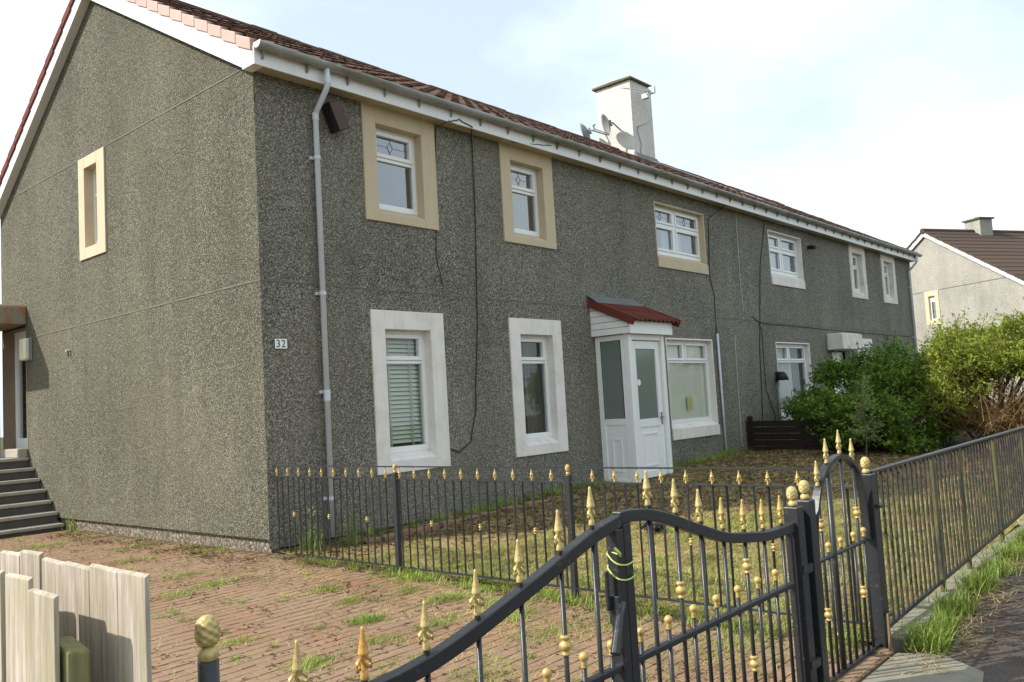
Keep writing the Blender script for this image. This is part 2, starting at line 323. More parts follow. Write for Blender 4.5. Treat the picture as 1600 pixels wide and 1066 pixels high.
# ------------------------------------------------------------------ the house
L = 23.84; D = 7.85; RY = 4.07; RS = .567; RL = .66
house = thing('house', 'long two storey grey pebbledash house with brown tiled roof', 'house')
def zr(y): return 5.49+RS*y if y <= RY else 5.49+RS*RY-RL*(y-RY)
def cells(xs, zs, holes):
    xs = sorted(set(round(v, 4) for v in xs+[h[0] for h in holes]+[h[1] for h in holes])); zs = sorted(set(round(v, 4) for v in zs+[h[2] for h in holes]+[h[3] for h in holes]))
    for a, b in zip(xs, xs[1:]):
        for c, d in zip(zs, zs[1:]):
            mx_, mz_ = (a+b)/2, (c+d)/2
            if not any(h[0] < mx_ < h[1] and h[2] < mz_ < h[3] for h in holes): yield a, b, c, d
# windows on the facade: outer x0,x1,z0,z1, opening x0,x1,z0,z1, colour, lights, furnishing
WIN = [
 (1.50, 2.73, 3.65, 5.14, 1.71, 2.48, 3.76, 4.90, 'cream', 1, 'brown_curtain', 'glass_up'),
 (4.05, 5.27, 3.65, 5.14, 4.27, 5.03, 3.76, 4.90, 'cream', 1, 'grey_curtain', 'glass_up'),
 (8.29, 10.17, 3.64, 4.87, 8.32, 10.14, 3.83, 4.84, 'cream', 2, 'net', 'glass_up'),
 (13.16, 15.03, 3.66, 4.92, 13.19, 15.0, 3.87, 4.89, 'white_cement', 2, 'net', 'glass_up'),
 (18.28, 19.52, 3.66, 5.12, 18.52, 19.28, 3.80, 4.92, 'white_dirty', 1, 'net', 'glass_up'),
 (20.92, 22.18, 3.66, 5.12, 21.16, 21.94, 3.80, 4.92, 'white_dirty', 1, 'net', 'glass_up'),
 (1.50, 2.72, .53, 2.535, 1.71, 2.48, .68, 2.30, 'white_cement', 1, 'blind', 'glass'),
 (4.04, 5.25, .53, 2.535, 4.27, 5.03, .68, 2.30, 'white_cement', 1, 'dark', 'glass'),
 (8.36, 10.14, .47, 2.34, 8.39, 10.11, .67, 2.31, 'white_cement', 3, 'vertical_blind', 'glass'),
 (13.10, 15.03, .47, 2.35, 13.13, 15.0, .67, 2.32, 'white_cement', 3, 'net', 'glass'),
 (18.3, 19.5, .5, 2.54, 18.54, 19.26, .66, 2.3, 'white_cement', 1, 'net', 'glass'),
]
DOOR2 = (16.45, 17.35, -.1, 2.15)
holes = [w[:4] for w in WIN]+[DOOR2]
mb = MB()
for a, b, c, d in cells([0, L], [0, 5.2], holes): mb.add([(a, 0, c), (b, 0, c), (b, 0, d), (a, 0, d)], [(0, 1, 2, 3)])
mb.add([(0, 0, 0), (L, 0, 0), (L, .06, 0), (0, .06, 0)], [(3, 2, 1, 0)])
wall = O('wall', mb, 'dash', house); wall['label'] = 'long grey pebbledash front wall in shade'
GW = (3.74, 4.60, 3.71, 5.195); DH = (6.78, 7.75, .9, 2.98)   # gable window, doorway
mb = MB()
for a, b, c, d in cells([0, D], [0, 5.2], [GW, DH]): mb.add([(0, a, c), (0, b, c), (0, b, d), (0, a, d)], [(3, 2, 1, 0)])
mb.add([(0, 0, 5.2), (0, D, 5.2), (0, D-.02, zr(D)-.1), (0, RY, zr(RY)-.1), (0, .02, zr(0)-.1)], [(4, 3, 2, 1, 0)])
mb.add([(0, 0, 0), (.06, 0, 0), (.06, D, 0), (0, D, 0)], [(0, 3, 2, 1)])
g = O('wall', mb, 'dash_gable', house); g['label'] = 'sunlit grey pebbledash gable end wall'
mb = MB(); mb.add([(L, 0, -.4), (L, D, -.4), (L, D, 5.2), (L, RY, zr(RY)-.1), (L, 0, 5.2)], [(0, 1, 2, 3, 4)]); mb.add([(0, D, -.4), (L, D, -.4), (L, D, 5.2), (0, D, 5.2)], [(3, 2, 1, 0)]); O('wall', mb, 'dash', house)
mb = MB().box(.05, L-.05, .05, .3, -.6, .0); mb.box(.05, .3, .3, D, -.6, .0); O('plinth', mb, 'plinth', house)
mb = MB().box(.3, L-.3, .4, D-.2, 2.6, 2.75); mb.box(.3, L-.3, 3.0, 3.1, .05, 5.2); O('interior_wall', mb, 'soffit', house)
jb = MB(); xs_ = [0]+sorted(set(sum([[w[0], w[1]] for w in WIN if w[2] < 2.79 < w[3]], [])))+[L]
jb.box(-.004, L, -.006, .004, 2.782, 2.797); jb.box(-.006, .004, 0.005, 6.75, 2.782, 2.797); jb.box(-.006, .004, .005, D-.05, 5.2, 5.214); jb.box(.705, .72, -.005, .004, 0, 5.14)
O('joint_bead', jb, 'joint', house)

def corrug(mb, x0, x1, z0, z1, y, amp, n):
    o = len(mb.v); 
    for i in range(n+1):
        t = i/n; x = x0+(x1-x0)*t; yy = y+amp*math.sin(t*n*1.3); mb.v += [(x, yy, z0), (x, yy, z1)]
    for i in range(n): mb.f.append((o+2*i, o+2*i+2, o+2*i+3, o+2*i+1))
M['brown_cloth'] = plain('brown_curtain_cloth', (.055, .025, .018), .9); M['grey_cloth'] = plain('grey_curtain_cloth', (.16, .15, .13), .9)
M['net_cloth'] = paint('net_curtain_cloth', (.66, .66, .64), (.45, .45, .44), .9, .5, 6); M['blind_green'] = paint('pale_green_blind_slat', (.80, .83, .74), (.66, .69, .60), .6, .4)
M['blind_cream'] = paint('cream_vertical_blind', (.84, .82, .72), (.68, .66, .56), .7, .4); M['yellow'] = plain('yellow_card', (.70, .62, .28), .6); M['tape'] = plain('pale_tape', (.45, .5, .33), .7)
WLAB = {'brown_curtain': 'cream framed upper window with brown curtain', 'grey_curtain': 'cream framed upper window with grey curtain', 'blind': 'white framed lower window with closed venetian blind', 'dark': 'white framed lower window with dark bare glass'}
def window(w, y0=0.0):
    sx0, sx1, sz0, sz1, x0, x1, z0, z1, mt, lights, furn, gm = w
    p = .025 if x0-sx0 > .1 else .006; yb = .165; mb = MB()
    mb.box(sx0, x0, -p, yb, sz0, sz1); mb.box(x1, sx1, -p, yb, sz0, sz1); mb.box(x0, x1, -p, yb, z1, sz1)
    mb.prism([(-.028 if x0-sx0 < .1 else -p, sz0), (yb, sz0), (yb, z0+.11), (-.028 if x0-sx0 < .1 else -p, z0)], 0, x0, x1)
    wn_ = O('window', mb, mt, house, bevel=.006)
    if furn in WLAB: wn_['label'] = WLAB[furn]
    if x0-sx0 < .1: ap = MB().box(sx0, x0, -.028, -.007, sz0, z0-.01); ap.box(x1, sx1, -.028, -.007, sz0, z0-.01); O('sill', ap, mt, wn_)
    zb = z0+.085; f = MB(); fy0, fy1 = .115, .185
    f.ring(x0-.02, x1+.02, zb, z1+.03, .075, fy0, fy1); zt = zb+(z1-zb)*(.62 if z0 > 3 else .74); tr = .045
    panes = []
    def sash(a, b, c, d, w_=.045):
        f.ring(a, b, c, d, w_, fy0-.018, fy1-.02); panes.append((a+w_-.004, b-w_+.004, c+w_-.004, d-w_+.004))
    ix0, ix1, iz0, iz1 = x0+.055, x1-.055, zb+.075, z1-.045
    if lights == 1:
        f.box(ix0, ix1, fy0, fy1-.01, zt-tr/2, zt+tr/2); sash(ix0+.003, ix1-.003, zt+tr/2+.002, iz1-.002, .05); panes.append((ix0, ix1, iz0, zt-tr/2))
    elif lights == 2:
        xm = x0+(x1-x0)*.46; f.box(xm-.04, xm+.04, fy0-.004, fy1, iz0, iz1)
        for a, b in ((ix0, xm-.04), (xm+.04, ix1)):
            f.box(a, b, fy0, fy1-.01, zt-tr/2, zt+tr/2); sash(a+.002, b-.002, zt+tr/2+.002, iz1-.002); sash(a+.002, b-.002, iz0+.002, zt-tr/2-.002)
    else:
        f.box(ix0, ix1, fy0, fy1-.01, zt-tr/2, zt+tr/2); xm = x0+(x1-x0)*.46; f.box(xm-.03, xm+.03, fy0-.004, fy1, zt+tr/2, iz1)
        for a, b in ((ix0, xm-.03), (xm+.03, ix1)): sash(a+.002, b-.002, zt+tr/2+.002, iz1-.002)
        panes.append((ix0, ix1, iz0, zt-tr/2))
    f.box(x0+.05, x0+.05+min(.4, (x1-x0)*.6), fy0-.012, fy0-.001, z1-.03, z1-.012)    # trickle vent
    O('frame', f, 'upvc', wn_, bevel=.005)
    for k, (a, b, c, d) in enumerate(panes):
        O('pane', MB().add([(a, .147, c), (b, .147, c), (b, .147, d), (a, .147, d)], [(0, 1, 2, 3)]), gm, wn_)
        if gm == 'glass_up' and c > zt-.05 and sx0 < 12:
            l = MB(); cx, cz = (a+b)/2-.02, (c+d)/2; q = .07
            l.tube([(cx-q*.7, .144, cz), (cx, .144, cz+q), (cx+q*.7, .144, cz), (cx, .144, cz-q), (cx-q*.7, .144, cz)], .0035, 4)
            l.tube([(a, .144, cz), (cx-q*.7, .144, cz)], .0025, 4); l.tube([(cx+q*.7, .144, cz), (b, .144, cz)], .0025, 4); l.tube([(cx, .144, cz+q), (cx, .144, d)], .0025, 4); l.tube([(cx, .144, c), (cx, .144, cz-q)], .0025, 4)
            O('lead_pattern', l, 'lead', wn_)
    c = MB()
    if furn == 'brown_curtain': corrug(c, x1-.26, x1+.1, z0+.1, z1, .26, .02, 20); O('curtain', c, 'brown_cloth', wn_)
    elif furn == 'grey_curtain': corrug(c, x1-.40, x1+.1, z0+.1, z1, .26, .025, 24); O('curtain', c, 'grey_cloth', wn_)
    elif furn == 'net':
        if x1-x0 > 1.2:
            corrug(c, x0+.55, x0+1.32, z0+.08, z1, .25, .015, 40); O('curtain', c, 'net_cloth', wn_); c = MB(); corrug(c, x1-.52, x1+.1, z0+.08, z1, .28, .03, 24); O('curtain', c, 'grey_cloth', wn_)
        else: corrug(c, x0-.05, x1+.05, z0+.08, z1, .25, .015, 40); O('curtain', c, 'net_cloth', wn_)
    elif furn == 'blind':
        z = z0+.2
        while z < z1: 
            s_ = MB().add([(x0, .20, z), (x1, .20, z), (x1, .235, z+.044), (x0, .235, z+.044)], [(0, 1, 2, 3)]); O('blind_slat', s_, 'blind_green', wn_); z += .055
        s_ = MB()
        for xx in (x0+.2, x0+.56): s_.box(xx, xx+.025, .192, .195, z0+.15, z1)
        O('blind_tape', s_, 'tape', wn_)
    elif furn == 'dark': corrug(c, x1-.34, x1+.1, z0+.1, z1, .3, .02, 18); O('curtain', c, 'grey_cloth', wn_)
    elif furn == 'vertical_blind':
        k = 0; xx = x0
        while xx < x1:
            e_ = .012*(int(xx*100) % 3); s_ = MB().add([(xx, .22-e_, z0+.12), (xx+.132, .208-e_, z0+.12), (xx+.132, .208-e_, z1), (xx, .22-e_, z1)], [(0, 1, 2, 3)]); O('blind_slat', s_, 'blind_cream', wn_); xx += .127
        O('notice_card', MB().box(x0+.92, x0+1.12, .185, .188, z0+.32, z0+.58), 'yellow', wn_)
    return wn_
for w in WIN: window(w)
# gable window (small, deep)
mb = MB(); y0, y1, z0, z1 = 3.985, 4.40, 3.87, 5.03; mb.box(-.025, .2, GW[0], y0, GW[2], GW[3]); mb.box(-.025, .2, y1, GW[1], GW[2], GW[3]); mb.box(-.025, .2, y0, y1, z1, GW[3]); mb.prism([(-.025, GW[2]), (.2, GW[2]), (.2, z0+.1), (-.025, z0)], 1, y0, y1)
gwn = O('window', mb, 'cream', house, bevel=.006); gwn['label'] = 'narrow cream framed window high in the gable'
f = MB(); f.box(.11, .17, y0, y0+.05, z0+.05, z1); f.box(.11, .17, y1-.05, y1, z0+.05, z1); f.box(.11, .17, y0+.05, y1-.05, z0+.05, z0+.12); f.box(.11, .17, y0+.05, y1-.05, z1-.05, z1); f.box(.11, .17, y0+.05, y1-.05, 4.62, 4.67)
O('frame', f, 'upvc', gwn); O('pane', MB().add([(.14, y0, z0), (.14, y1, z0), (.14, y1, z1), (.14, y0, z1)], [(3, 2, 1, 0)]), 'glass', gwn)
# entrance in the gable
M['brown_render'] = paint('brown_render', (.24, .18, .12), (.15, .11, .07), .9, .5)
mb = MB().box(.16, .24, DH[0]-.02, DH[0]+.09, .9, 2.98); mb.box(.16, .24, DH[1]-.09, DH[1]+.02, .9, 2.98); mb.box(.16, .24, DH[0]+.09, DH[1]-.09, 2.86, 2.98); mb.box(.17, .23, DH[0]+.09, DH[1]-.09, .9, 1.2)
dr = O('door', mb, 'upvc', house); dr['label'] = 'white framed entrance door in the gable'
O('pane', MB().add([(.2, DH[0], 1.2), (.2, DH[1], 1.2), (.2, DH[1], 2.86), (.2, DH[0], 2.86)], [(3, 2, 1, 0)]), 'glass', dr)
mb = MB().box(-.005, .16, DH[0]-.03, DH[0]-.001, .9, 2.98); mb.box(-.005, .16, DH[1]+.001, DH[1]+.03, .9, 2.98); mb.box(0, .3, DH[0], DH[1], 2.981, 3.0); O('door_reveal', mb, 'brown_render', dr)
M['rust_conc'] = None
k = NT('rust_stained_concrete'); d = k.ramp(k.noise(2.5, 5, .6, (3, 3, .7)), (.45, 0.0), (.62, 1.0)); k.col(k.mix(k.math('MULTIPLY', d, .8), (.26, .23, .17), (.34, .12, .03))).set(.9); k.bump(k.noise(30), .006); M['rust_conc'] = k.m
mb = MB().prism([(6.72, 3.02), (6.72, 3.29), (6.76, 3.335), (7.95, 3.335), (7.95, 3.02)], 0, -1.15, -.004); cn = O('door_canopy', mb, 'rust_conc', house, bevel=.015); cn['label'] = 'rust stained concrete canopy over the gable entrance'
mb = MB().box(-.62, -.005, 7.98, 8.2, .8, 3.0); o = O('end_pier', mb, 'brown_render', house); mb = MB().box(-.98, -.63, 7.9, 8.2, .8, 3.0); O('end_pier', mb, 'dash', house)
# neighbour's front door and its canopy
mb = MB().ring(DOOR2[0], DOOR2[1], DOOR2[2], DOOR2[3], .08, .06, .12); mb.box(DOOR2[0]+.08, DOOR2[1]-.08, .08, .11, -.02, 2.07); d2 = O('door', mb, 'upvc', house); d2['label'] = 'white front door behind the dark green shrub'
O('pane', MB().box(16.62, 17.2, .072, .078, 1.0, 1.95), 'glass', d2)
mb = MB().box(16.15, 17.45, -.42, -.003, 2.19, 2.60); mb.box(17.47, 17.9, -.30, -.003, 2.32, 2.60); o = O('door_canopy', mb, 'white_dirty', house, bevel=.02); o['label'] = 'stained white concrete canopy over the far front door'

# roof: battens sheet, tiles, verge caps, ridge tiles
roof = O('roof', MB().add([(-.09, -.24, zr(-.24)-.075), (L+.09, -.24, zr(-.24)-.075), (L+.09, RY, zr(RY)-.075), (-.09, RY, zr(RY)-.075), (L+.09, D+.3, zr(D+.3)-.075), (-.09, D+.3, zr(D+.3)-.075)], [(0, 1, 2, 3), (3, 2, 4, 5)]), 'tile', house)
ang = math.atan(RS); ex = Vector((1, 0, 0)); es = Vector((0, math.cos(ang), math.sin(ang))); en = Vector((0, -math.sin(ang), math.cos(ang)))
rows = 15; sl_len = (RY+.275)/math.cos(ang); step = sl_len/rows; tw = .30; cols = int((L+.2)/tw)
tv, tf = [], []; us = [0, .07, .12, .16, .21, .40, .52, .60, .68, .80, 1.0]; hs = [.026, .030, .020, .004, 0, 0, .004, .022, .024, .004, 0]
n = len(us)
for (s_, lift) in ((-.035, .030), (step+.01, .004)):
    for u, h in zip(us, hs): tv.append(ex*(u*tw)+es*s_+en*(h+lift))
for u, h in zip(us, hs): tv.append(ex*(u*tw)+es*-.035+en*(h+.012))
tf = [(i, i+1, n+i+1, n+i) for i in range(n-1)]+[(2*n+i, 2*n+i+1, i+1, i) for i in range(n-1)]
tm = MB(); tm.add(tv, tf); tme = tm.mesh('roof_tile'); tme.materials.append(M['tile']); rest = MB(); cnt = 0
for cc in range(cols):
    for r_ in range(rows):
        base = Vector((-.1+cc*tw, -.275, zr(-.275)-.004))+es*(r_*step)+en*random.gauss(0, .004)+ex*random.gauss(0, .003)
        if cnt < 300: O('roof_tile', tme, None, roof, loc=base); cnt += 1
        else: rest.add([base+v for v in tv], tf)
O('tiling', rest, 'tile', roof, kind='stuff')
for i in range(53):
    x = -.12+i*.452; mb = MB(); prof = [(RY+.15*math.cos(t), zr(RY)-.075+.145*math.sin(t)) for t in np.linspace(-.2, PI+.2, 8)]
    prof2 = [(RY+.125*math.cos(t), zr(RY)-.075+.12*math.sin(t)) for t in np.linspace(PI+.2, -.2, 8)]
    o_ = random.gauss(0, .006); mb.add([(x, a, b+o_) for a, b in prof]+[(x+.445, a, b+o_) for a, b in prof]+[(x, a, b+o_) for a, b in prof2], [(q, q+1, 9+q, 8+q) for q in range(7)]+[(q, 16+7-q, 16+6-q, q+1) for q in range(7)])
    O('ridge_tile', mb, 'tile', roof)
def verge(y0, y1, slope_fn, mat):
    zt0, zt1 = slope_fn(y0)+.015, slope_fn(y1)-.012; mb = MB(); x0, x1 = -.150, -.03
    a, b = (y0, zt0), (y1, zt1)
    mb.add([(x0, a[0], a[1]-.135), (x0, b[0], b[1]-.135), (x0, b[0], b[1]), (x0, a[0], a[1]), (x1, a[0], a[1]+.012), (x1, b[0], b[1]+.012), (x0+.016, a[0], a[1]-.135), (x0+.016, b[0], b[1]-.135)],
           [(3, 2, 1, 0), (4, 5, 2, 3), (0, 1, 7, 6), (0, 6, 4, 3), (1, 2, 5, 7)])
    return O('verge_tile', mb, mat, roof, bevel=.008)
vs = step*math.cos(ang)
for i in range(rows): verge(-.2+i*vs, -.2+(i+1)*vs-.008, zr, 'verge')
for i in range(12): verge(D+.15-i*.322, D+.15-(i+1)*.322+.006, zr, 'verge_red')
# barge boards, fascia, soffit
mb = MB(); q = lambda y: zr(y)-.10
def qb(y): return 5.125+.572*y if y <= RY else 5.125+.572*RY-.66*(y-RY)
mb.prism([(-.2, q(-.2)), (RY, q(RY)), (RY, qb(RY)), (-.01, qb(-.01)), (-.2, 5.13)], 0, -.125, -.098)
mb.prism([(RY, q(RY)), (D+.25, q(D+.25)), (D+.25, qb(D+.25)), (RY, qb(RY))], 0, -.125, -.098)
O('barge_board', mb, 'fascia', house)
mb = MB().prism([(-.2005, 5.105), (-.002, 5.105), (-.002, 5.13), (-.2005, 5.30)], 0, -.1265, -.1255).box(-.126, .0, -.215, -.0, 5.103, 5.118)
mb.add([(-.0985, -.2, qb(0)+.02), (-.0985, RY, qb(RY)+.015), (0, RY, qb(RY)+.015), (0, -.2, qb(0)+.02)], [(0, 1, 2, 3)]); mb.add([(-.1, RY, qb(RY)+.015), (-.1, D+.25, qb(D+.25)+.015), (0, D+.25, qb(D+.25)+.015), (0, RY, qb(RY)+.015)], [(0, 1, 2, 3)]); O('box_end', mb, 'fascia', house)
mb = MB().box(-.127, L+.12, -.236, -.216, 5.10, 5.305); O('fascia', mb, 'fascia', house)
mb = MB().box(-.1, L+.1, -.2155, .02, 5.128, 5.145); O('soffit', mb, 'soffit', house)
# gutter with brackets
gx0, gx1, gy, gz, gr = -.13, L+.12, -.31, 5.32, .068
gm_ = MB(); ts = np.linspace(PI, 2*PI, 9); xsn = np.linspace(gx0, gx1, 40)
for x in xsn:
    for t in ts: gm_.v.append((x, gy+gr*math.cos(t), gz+gr*math.sin(t)-.0012*(x % 3)))
for i in range(39):
    for k_ in range(8): gm_.f.append((i*9+k_, (i+1)*9+k_, (i+1)*9+k_+1, i*9+k_+1))
gut = O('gutter', gm_, 'gutter', house, smooth=True); sd = gut.modifiers.new('thick', 'SOLIDIFY'); sd.thickness = .004
mb = MB().prism([(gy+gr*math.cos(t), gz+gr*math.sin(t)+.002) for t in ts], 0, gx0-.006, gx0+.004); o = O('end_cap', mb, 'fascia', gut)
x = -.03
while x < L:
    mb = MB(); rr = gr+.005
    for (a, b) in ((x-.014, x+.014),):
        pr = [(gy+rr*math.cos(t), gz+rr*math.sin(t)) for t in np.linspace(PI*1.0, 2*PI, 7)]; pr2 = [(gy+(rr-.004)*math.cos(t), gz+(rr-.004)*math.sin(t)) for t in np.linspace(2*PI, PI, 7)]; mb.prism(pr+pr2, 0, a, b)
    mb.prism([(-.237, 5.30), (-.237, 5.165), (-.305, 5.245)], 0, x-.012, x+.012); O('gutter_bracket', mb, 'gutter', gut)
    x += .575
for x in np.arange(.75, L, 3.6):
    mb = MB(); rr = gr+.006; pr = [(gy+rr*math.cos(t), gz+rr*math.sin(t)) for t in np.linspace(PI, 2*PI, 9)]; pr2 = [(gy+(rr-.005)*math.cos(t), gz+(rr-.005)*math.sin(t)) for t in np.linspace(2*PI, PI, 9)]; mb.prism(pr+pr2, 0, x, x+.11); O('gutter_joint', mb, 'gutter', gut)
# downpipes
def downpipe(x, z0, lab):
    mb = MB().tube([(x, gy, gz-.05), (x, gy, 5.07), (x, gy+.02, 5.03), (x, -.085, 4.82), (x, -.06, 4.78), (x, -.06, z0)], .034, 10); dp = O('downpipe', mb, 'pipe', house, smooth=True); dp['label'] = lab
    for z in (4.27, 2.68, 1.55, .35):
        mb = MB().tube([(x, -.06, z-.02), (x, -.06, z+.02)], .042, 10); mb.box(x-.07, x+.07, -.02, -.002, z-.018, z+.018); O('pipe_clip', mb, 'pipe', dp)
    for z, yy in ((5.12, gy), (4.76, -.06), (1.49, -.06)): O('pipe_socket', MB().tube([(x, yy, z-.045), (x, yy, z+.045)], .040, 10), 'pipe', dp)
downpipe(.775, -.08, 'grey plastic downpipe near the gable corner'); downpipe(L-.35, .2, 'grey plastic downpipe at the far end')
mb = MB().tube([(10.31, -.035, .0), (10.31, -.035, 2.46)], .024, 8); O('conduit', mb, 'pipe', house, smooth=True)
# chimney
cx0, cx1, cy0, cy1, cz1 = 13.4, 14.42, 3.5, 4.58, 9.56
mb = MB().box(cx0, cx1, cy0, cy1, 7.0, cz1); ch = O('chimney', mb, 'harl', roof, bevel=.01)
mb = MB().prism([(cy0-.08, cz1+.002), (cy1+.08, cz1+.002), (cy1+.07, cz1+.06), ((cy0+cy1)/2, cz1+.075), (cy0-.07, cz1+.06)], 0, cx0-.08, cx1+.08)
M['moss_conc'] = paint('mossy_concrete', (.13, .115, .06), (.07, .065, .03), .95, .6, 9)
cp = O('chimney_cap', mb, 'moss_conc', roof, bevel=.012)
O('chimney_flaunching', MB().box(cx0+.15, cx1-.35, cy0+.3, cy1-.3, cz1+.06, cz1+.12), 'moss_conc', roof, bevel=.02)
mb = MB().prism([(cy0-.16, zr(cy0-.16)+.03), (cy0-.002, zr(cy0)+.03), (cy0-.002, zr(cy0)+.15), (cy0-.02, zr(cy0)+.15)], 0, cx0-.03, cx1+.03); O('flashing', mb, 'lead', roof)

# ------------------------------------------------------------------ porch
px0, px1, py = 6.15, 7.22, -.65; pz0 = -.06
porch = thing('porch', 'small white plastic porch with red tiled lean-to roof', 'porch', (6.7, -.3, pz0))
mb = MB().box(px0, px0+.1, py, py+.1, pz0, 2.30); mb.box(px1-.09, px1, py, py+.1, pz0, 2.30); mb.box(px0+.1, px1-.09, py+.01, py+.09, 2.2, 2.30); O('post_frame', mb, 'upvc', porch, bevel=.006)
def sidepanel(x, s):
    mb = MB(); mb.box(x, x+.06, -.10, -.004, pz0, 2.29); mb.box(x, x+.06, py+.102, py+.16, pz0, 2.29); mb.box(x, x+.06, py+.16, -.10, 2.21, 2.29); mb.box(x, x+.06, py+.16, -.10, .86, .96); mb.box(x, x+.06, py+.16, -.10, pz0, pz0+.07)
    p = O('side_screen', mb, 'upvc', porch, bevel=.005)
    mb = MB().box(x+.015, x+.045, py+.16, -.10, pz0+.07, .86); a, b = py+.26, -.20
    e = x+.015 if s < 0 else x+.045; e1 = e-.012 if s < 0 else e+.012
    for (u0, u1, v0, v1) in ((a, b, .62, .65), (a, b, .12, .15), (a, a+.025, .15, .62), (b-.025, b, .15, .62)): mb.box(min(e, e1), max(e, e1), u0, u1, v0, v1)
    O('lower_panel', mb, 'upvc', p); O('pane', MB().box(x+.026, x+.034, py+.15, -.09, .95, 2.22), 'frost', p)
    O('pane_gasket', MB().box(x-.002, x+.012, py+.161, py+.168, .96, 2.21).box(x-.002, x+.012, -.108, -.101, .96, 2.21), 'cable', p)
sidepanel(px0, -1); sidepanel(px1-.06, 1)
dx0, dx1, dy = px0+.125, px1-.10, py+.05
mb = MB().box(dx0, dx0+.13, dy, dy+.06, pz0+.05, 2.19); mb.box(dx1-.12, dx1, dy, dy+.06, pz0+.05, 2.19); mb.box(dx0+.13, dx1-.12, dy, dy+.06, 2.06, 2.19); mb.box(dx0+.13, dx1-.12, dy, dy+.06, .80, .93); mb.box(dx0+.13, dx1-.12, dy, dy+.06, pz0+.05, .10)
door = O('door', mb, 'upvc', porch, bevel=.006)
mb = MB().box(dx0+.13, dx1-.12, dy+.015, dy+.045, .10, .80); a, b = dx0+.21, dx1-.20
for (u0, u1, v0, v1) in ((a, b, .68, .705), (a, b, .17, .195), (a, a+.025, .195, .68), (b-.025, b, .195, .68)): mb.box(u0, u1, dy+.003, dy+.015, v0, v1)
O('lower_panel', mb, 'upvc', door)
O('pane', MB().box(dx0+.12, dx1-.11, dy+.026, dy+.034, .92, 2.07), 'frost', door)
O('handle', MB().box(dx1-.08, dx1-.045, dy-.012, dy-.001, .82, 1.02).box(dx1-.16, dx1-.05, dy-.04, dy-.026, .93, .95), 'grey_metal', door)
mb = MB(); mb.tube([(dx0+.2, dy+.016, 1.52), (dx0+.2, dy+.025, 1.52)], .052, 16); O('vent_disc', mb, 'upvc', door)
mb = MB().box(px0-.02, px1+.02, py-.03, py+.03, pz0-.12, pz0-.002).box(px0-.02, px1+.02, py+.031, -.005, pz0-.12, pz0-.004); O('base_step', mb, 'concrete', porch)
M['lampglass'] = plain('cream_lamp_glass', (.72, .70, .55), .3)
mb = MB().lathe([(.02, -.16), (.09, -.14), (.12, -.08), (.10, -.02), (.05, 0)], (6.66, -.2, 2.27), 14); O('ceiling_lamp', mb, 'lampglass', porch, smooth=True)
O('ceiling', MB().box(px0-.08, px1+.1, -.74, -.003, 2.302, 2.315), 'upvc', porch)
fx0, fx1, fy = 6.06, 7.33, -.755
O('fascia', MB().box(fx0, fx1, fy, fy+.02, 2.29, 2.49), 'upvc', porch)
for side, xa, xb in ((0, fx0+.002, fx0+.025), (1, fx1-.025, fx1-.002)):
    for i in range(5):
        za, zb_ = 2.30+i*.105, 2.30+(i+1)*.105-.008
        def yl(z): return min(-.005, max(-.734, -.734+(z-2.48)/.48))   # roof line
        lo = yl(za) if za > 2.48 else -.734; hi = yl(zb_) if zb_ > 2.48 else -.734
        O('cladding_board', MB().prism([(lo, za), (-.004, za), (-.004, zb_), (hi, zb_)], 0, xa, xb), 'upvc', porch)
pang = math.atan(.48); pes = Vector((0, math.cos(pang), math.sin(pang))); pen = Vector((0, -math.sin(pang), math.cos(pang)))
pb = Vector((0, -.83, 2.472)); pstep = .43
for r_ in range(2):
    for cc in range(5):
        w_ = .270; mb = MB(); vs_ = []
        uu = np.linspace(0, 1, 15); hh = [.019*math.sin(u*4*PI)+.019 for u in uu]
        for (s_, lf) in ((-.02, .034), (pstep+.03, .012)):
            for u, h in zip(uu, hh): vs_.append(pb+ex*(fx0-.02+(cc+u)*w_)+pes*(r_*pstep+s_)+pen*(h+lf))
        for u, h in zip(uu, hh): vs_.append(pb+ex*(fx0-.02+(cc+u)*w_)+pes*(r_*pstep-.02)+pen*(h+.008))
        mb.add(vs_, [(i, i+1, 15+i+1, 15+i) for i in range(14)]+[(30+i, 31+i, i+1, i) for i in range(14)]); O('roof_tile', mb, 'tile_red', porch, smooth=True)
for xa, xb in ((fx0-.055, fx0-.018), (fx0-.02+5*.270, fx0+.02+5*.270)):
    p0, p1 = pb+pen*.075-pes*.03, pb+pes*.93+pen*.055; q0, q1 = p0-pen*.13, p1-pen*.13
    O('verge_tile', MB().prism([(p0.y, p0.z), (p1.y, p1.z), (q1.y, q1.z), (q0.y, q0.z)], 0, xa, xb), 'verge_red', porch, bevel=.006)
mb = MB().box(fx0-.06, fx1+.09, -.012, -.003, 2.84, 2.99); mb.prism([(-.004, 2.985), (-.2, 2.852), (-.2, 2.835), (-.004, 2.968)], 0, fx0-.06, fx1+.05); O('flashing', mb, 'lead', porch)

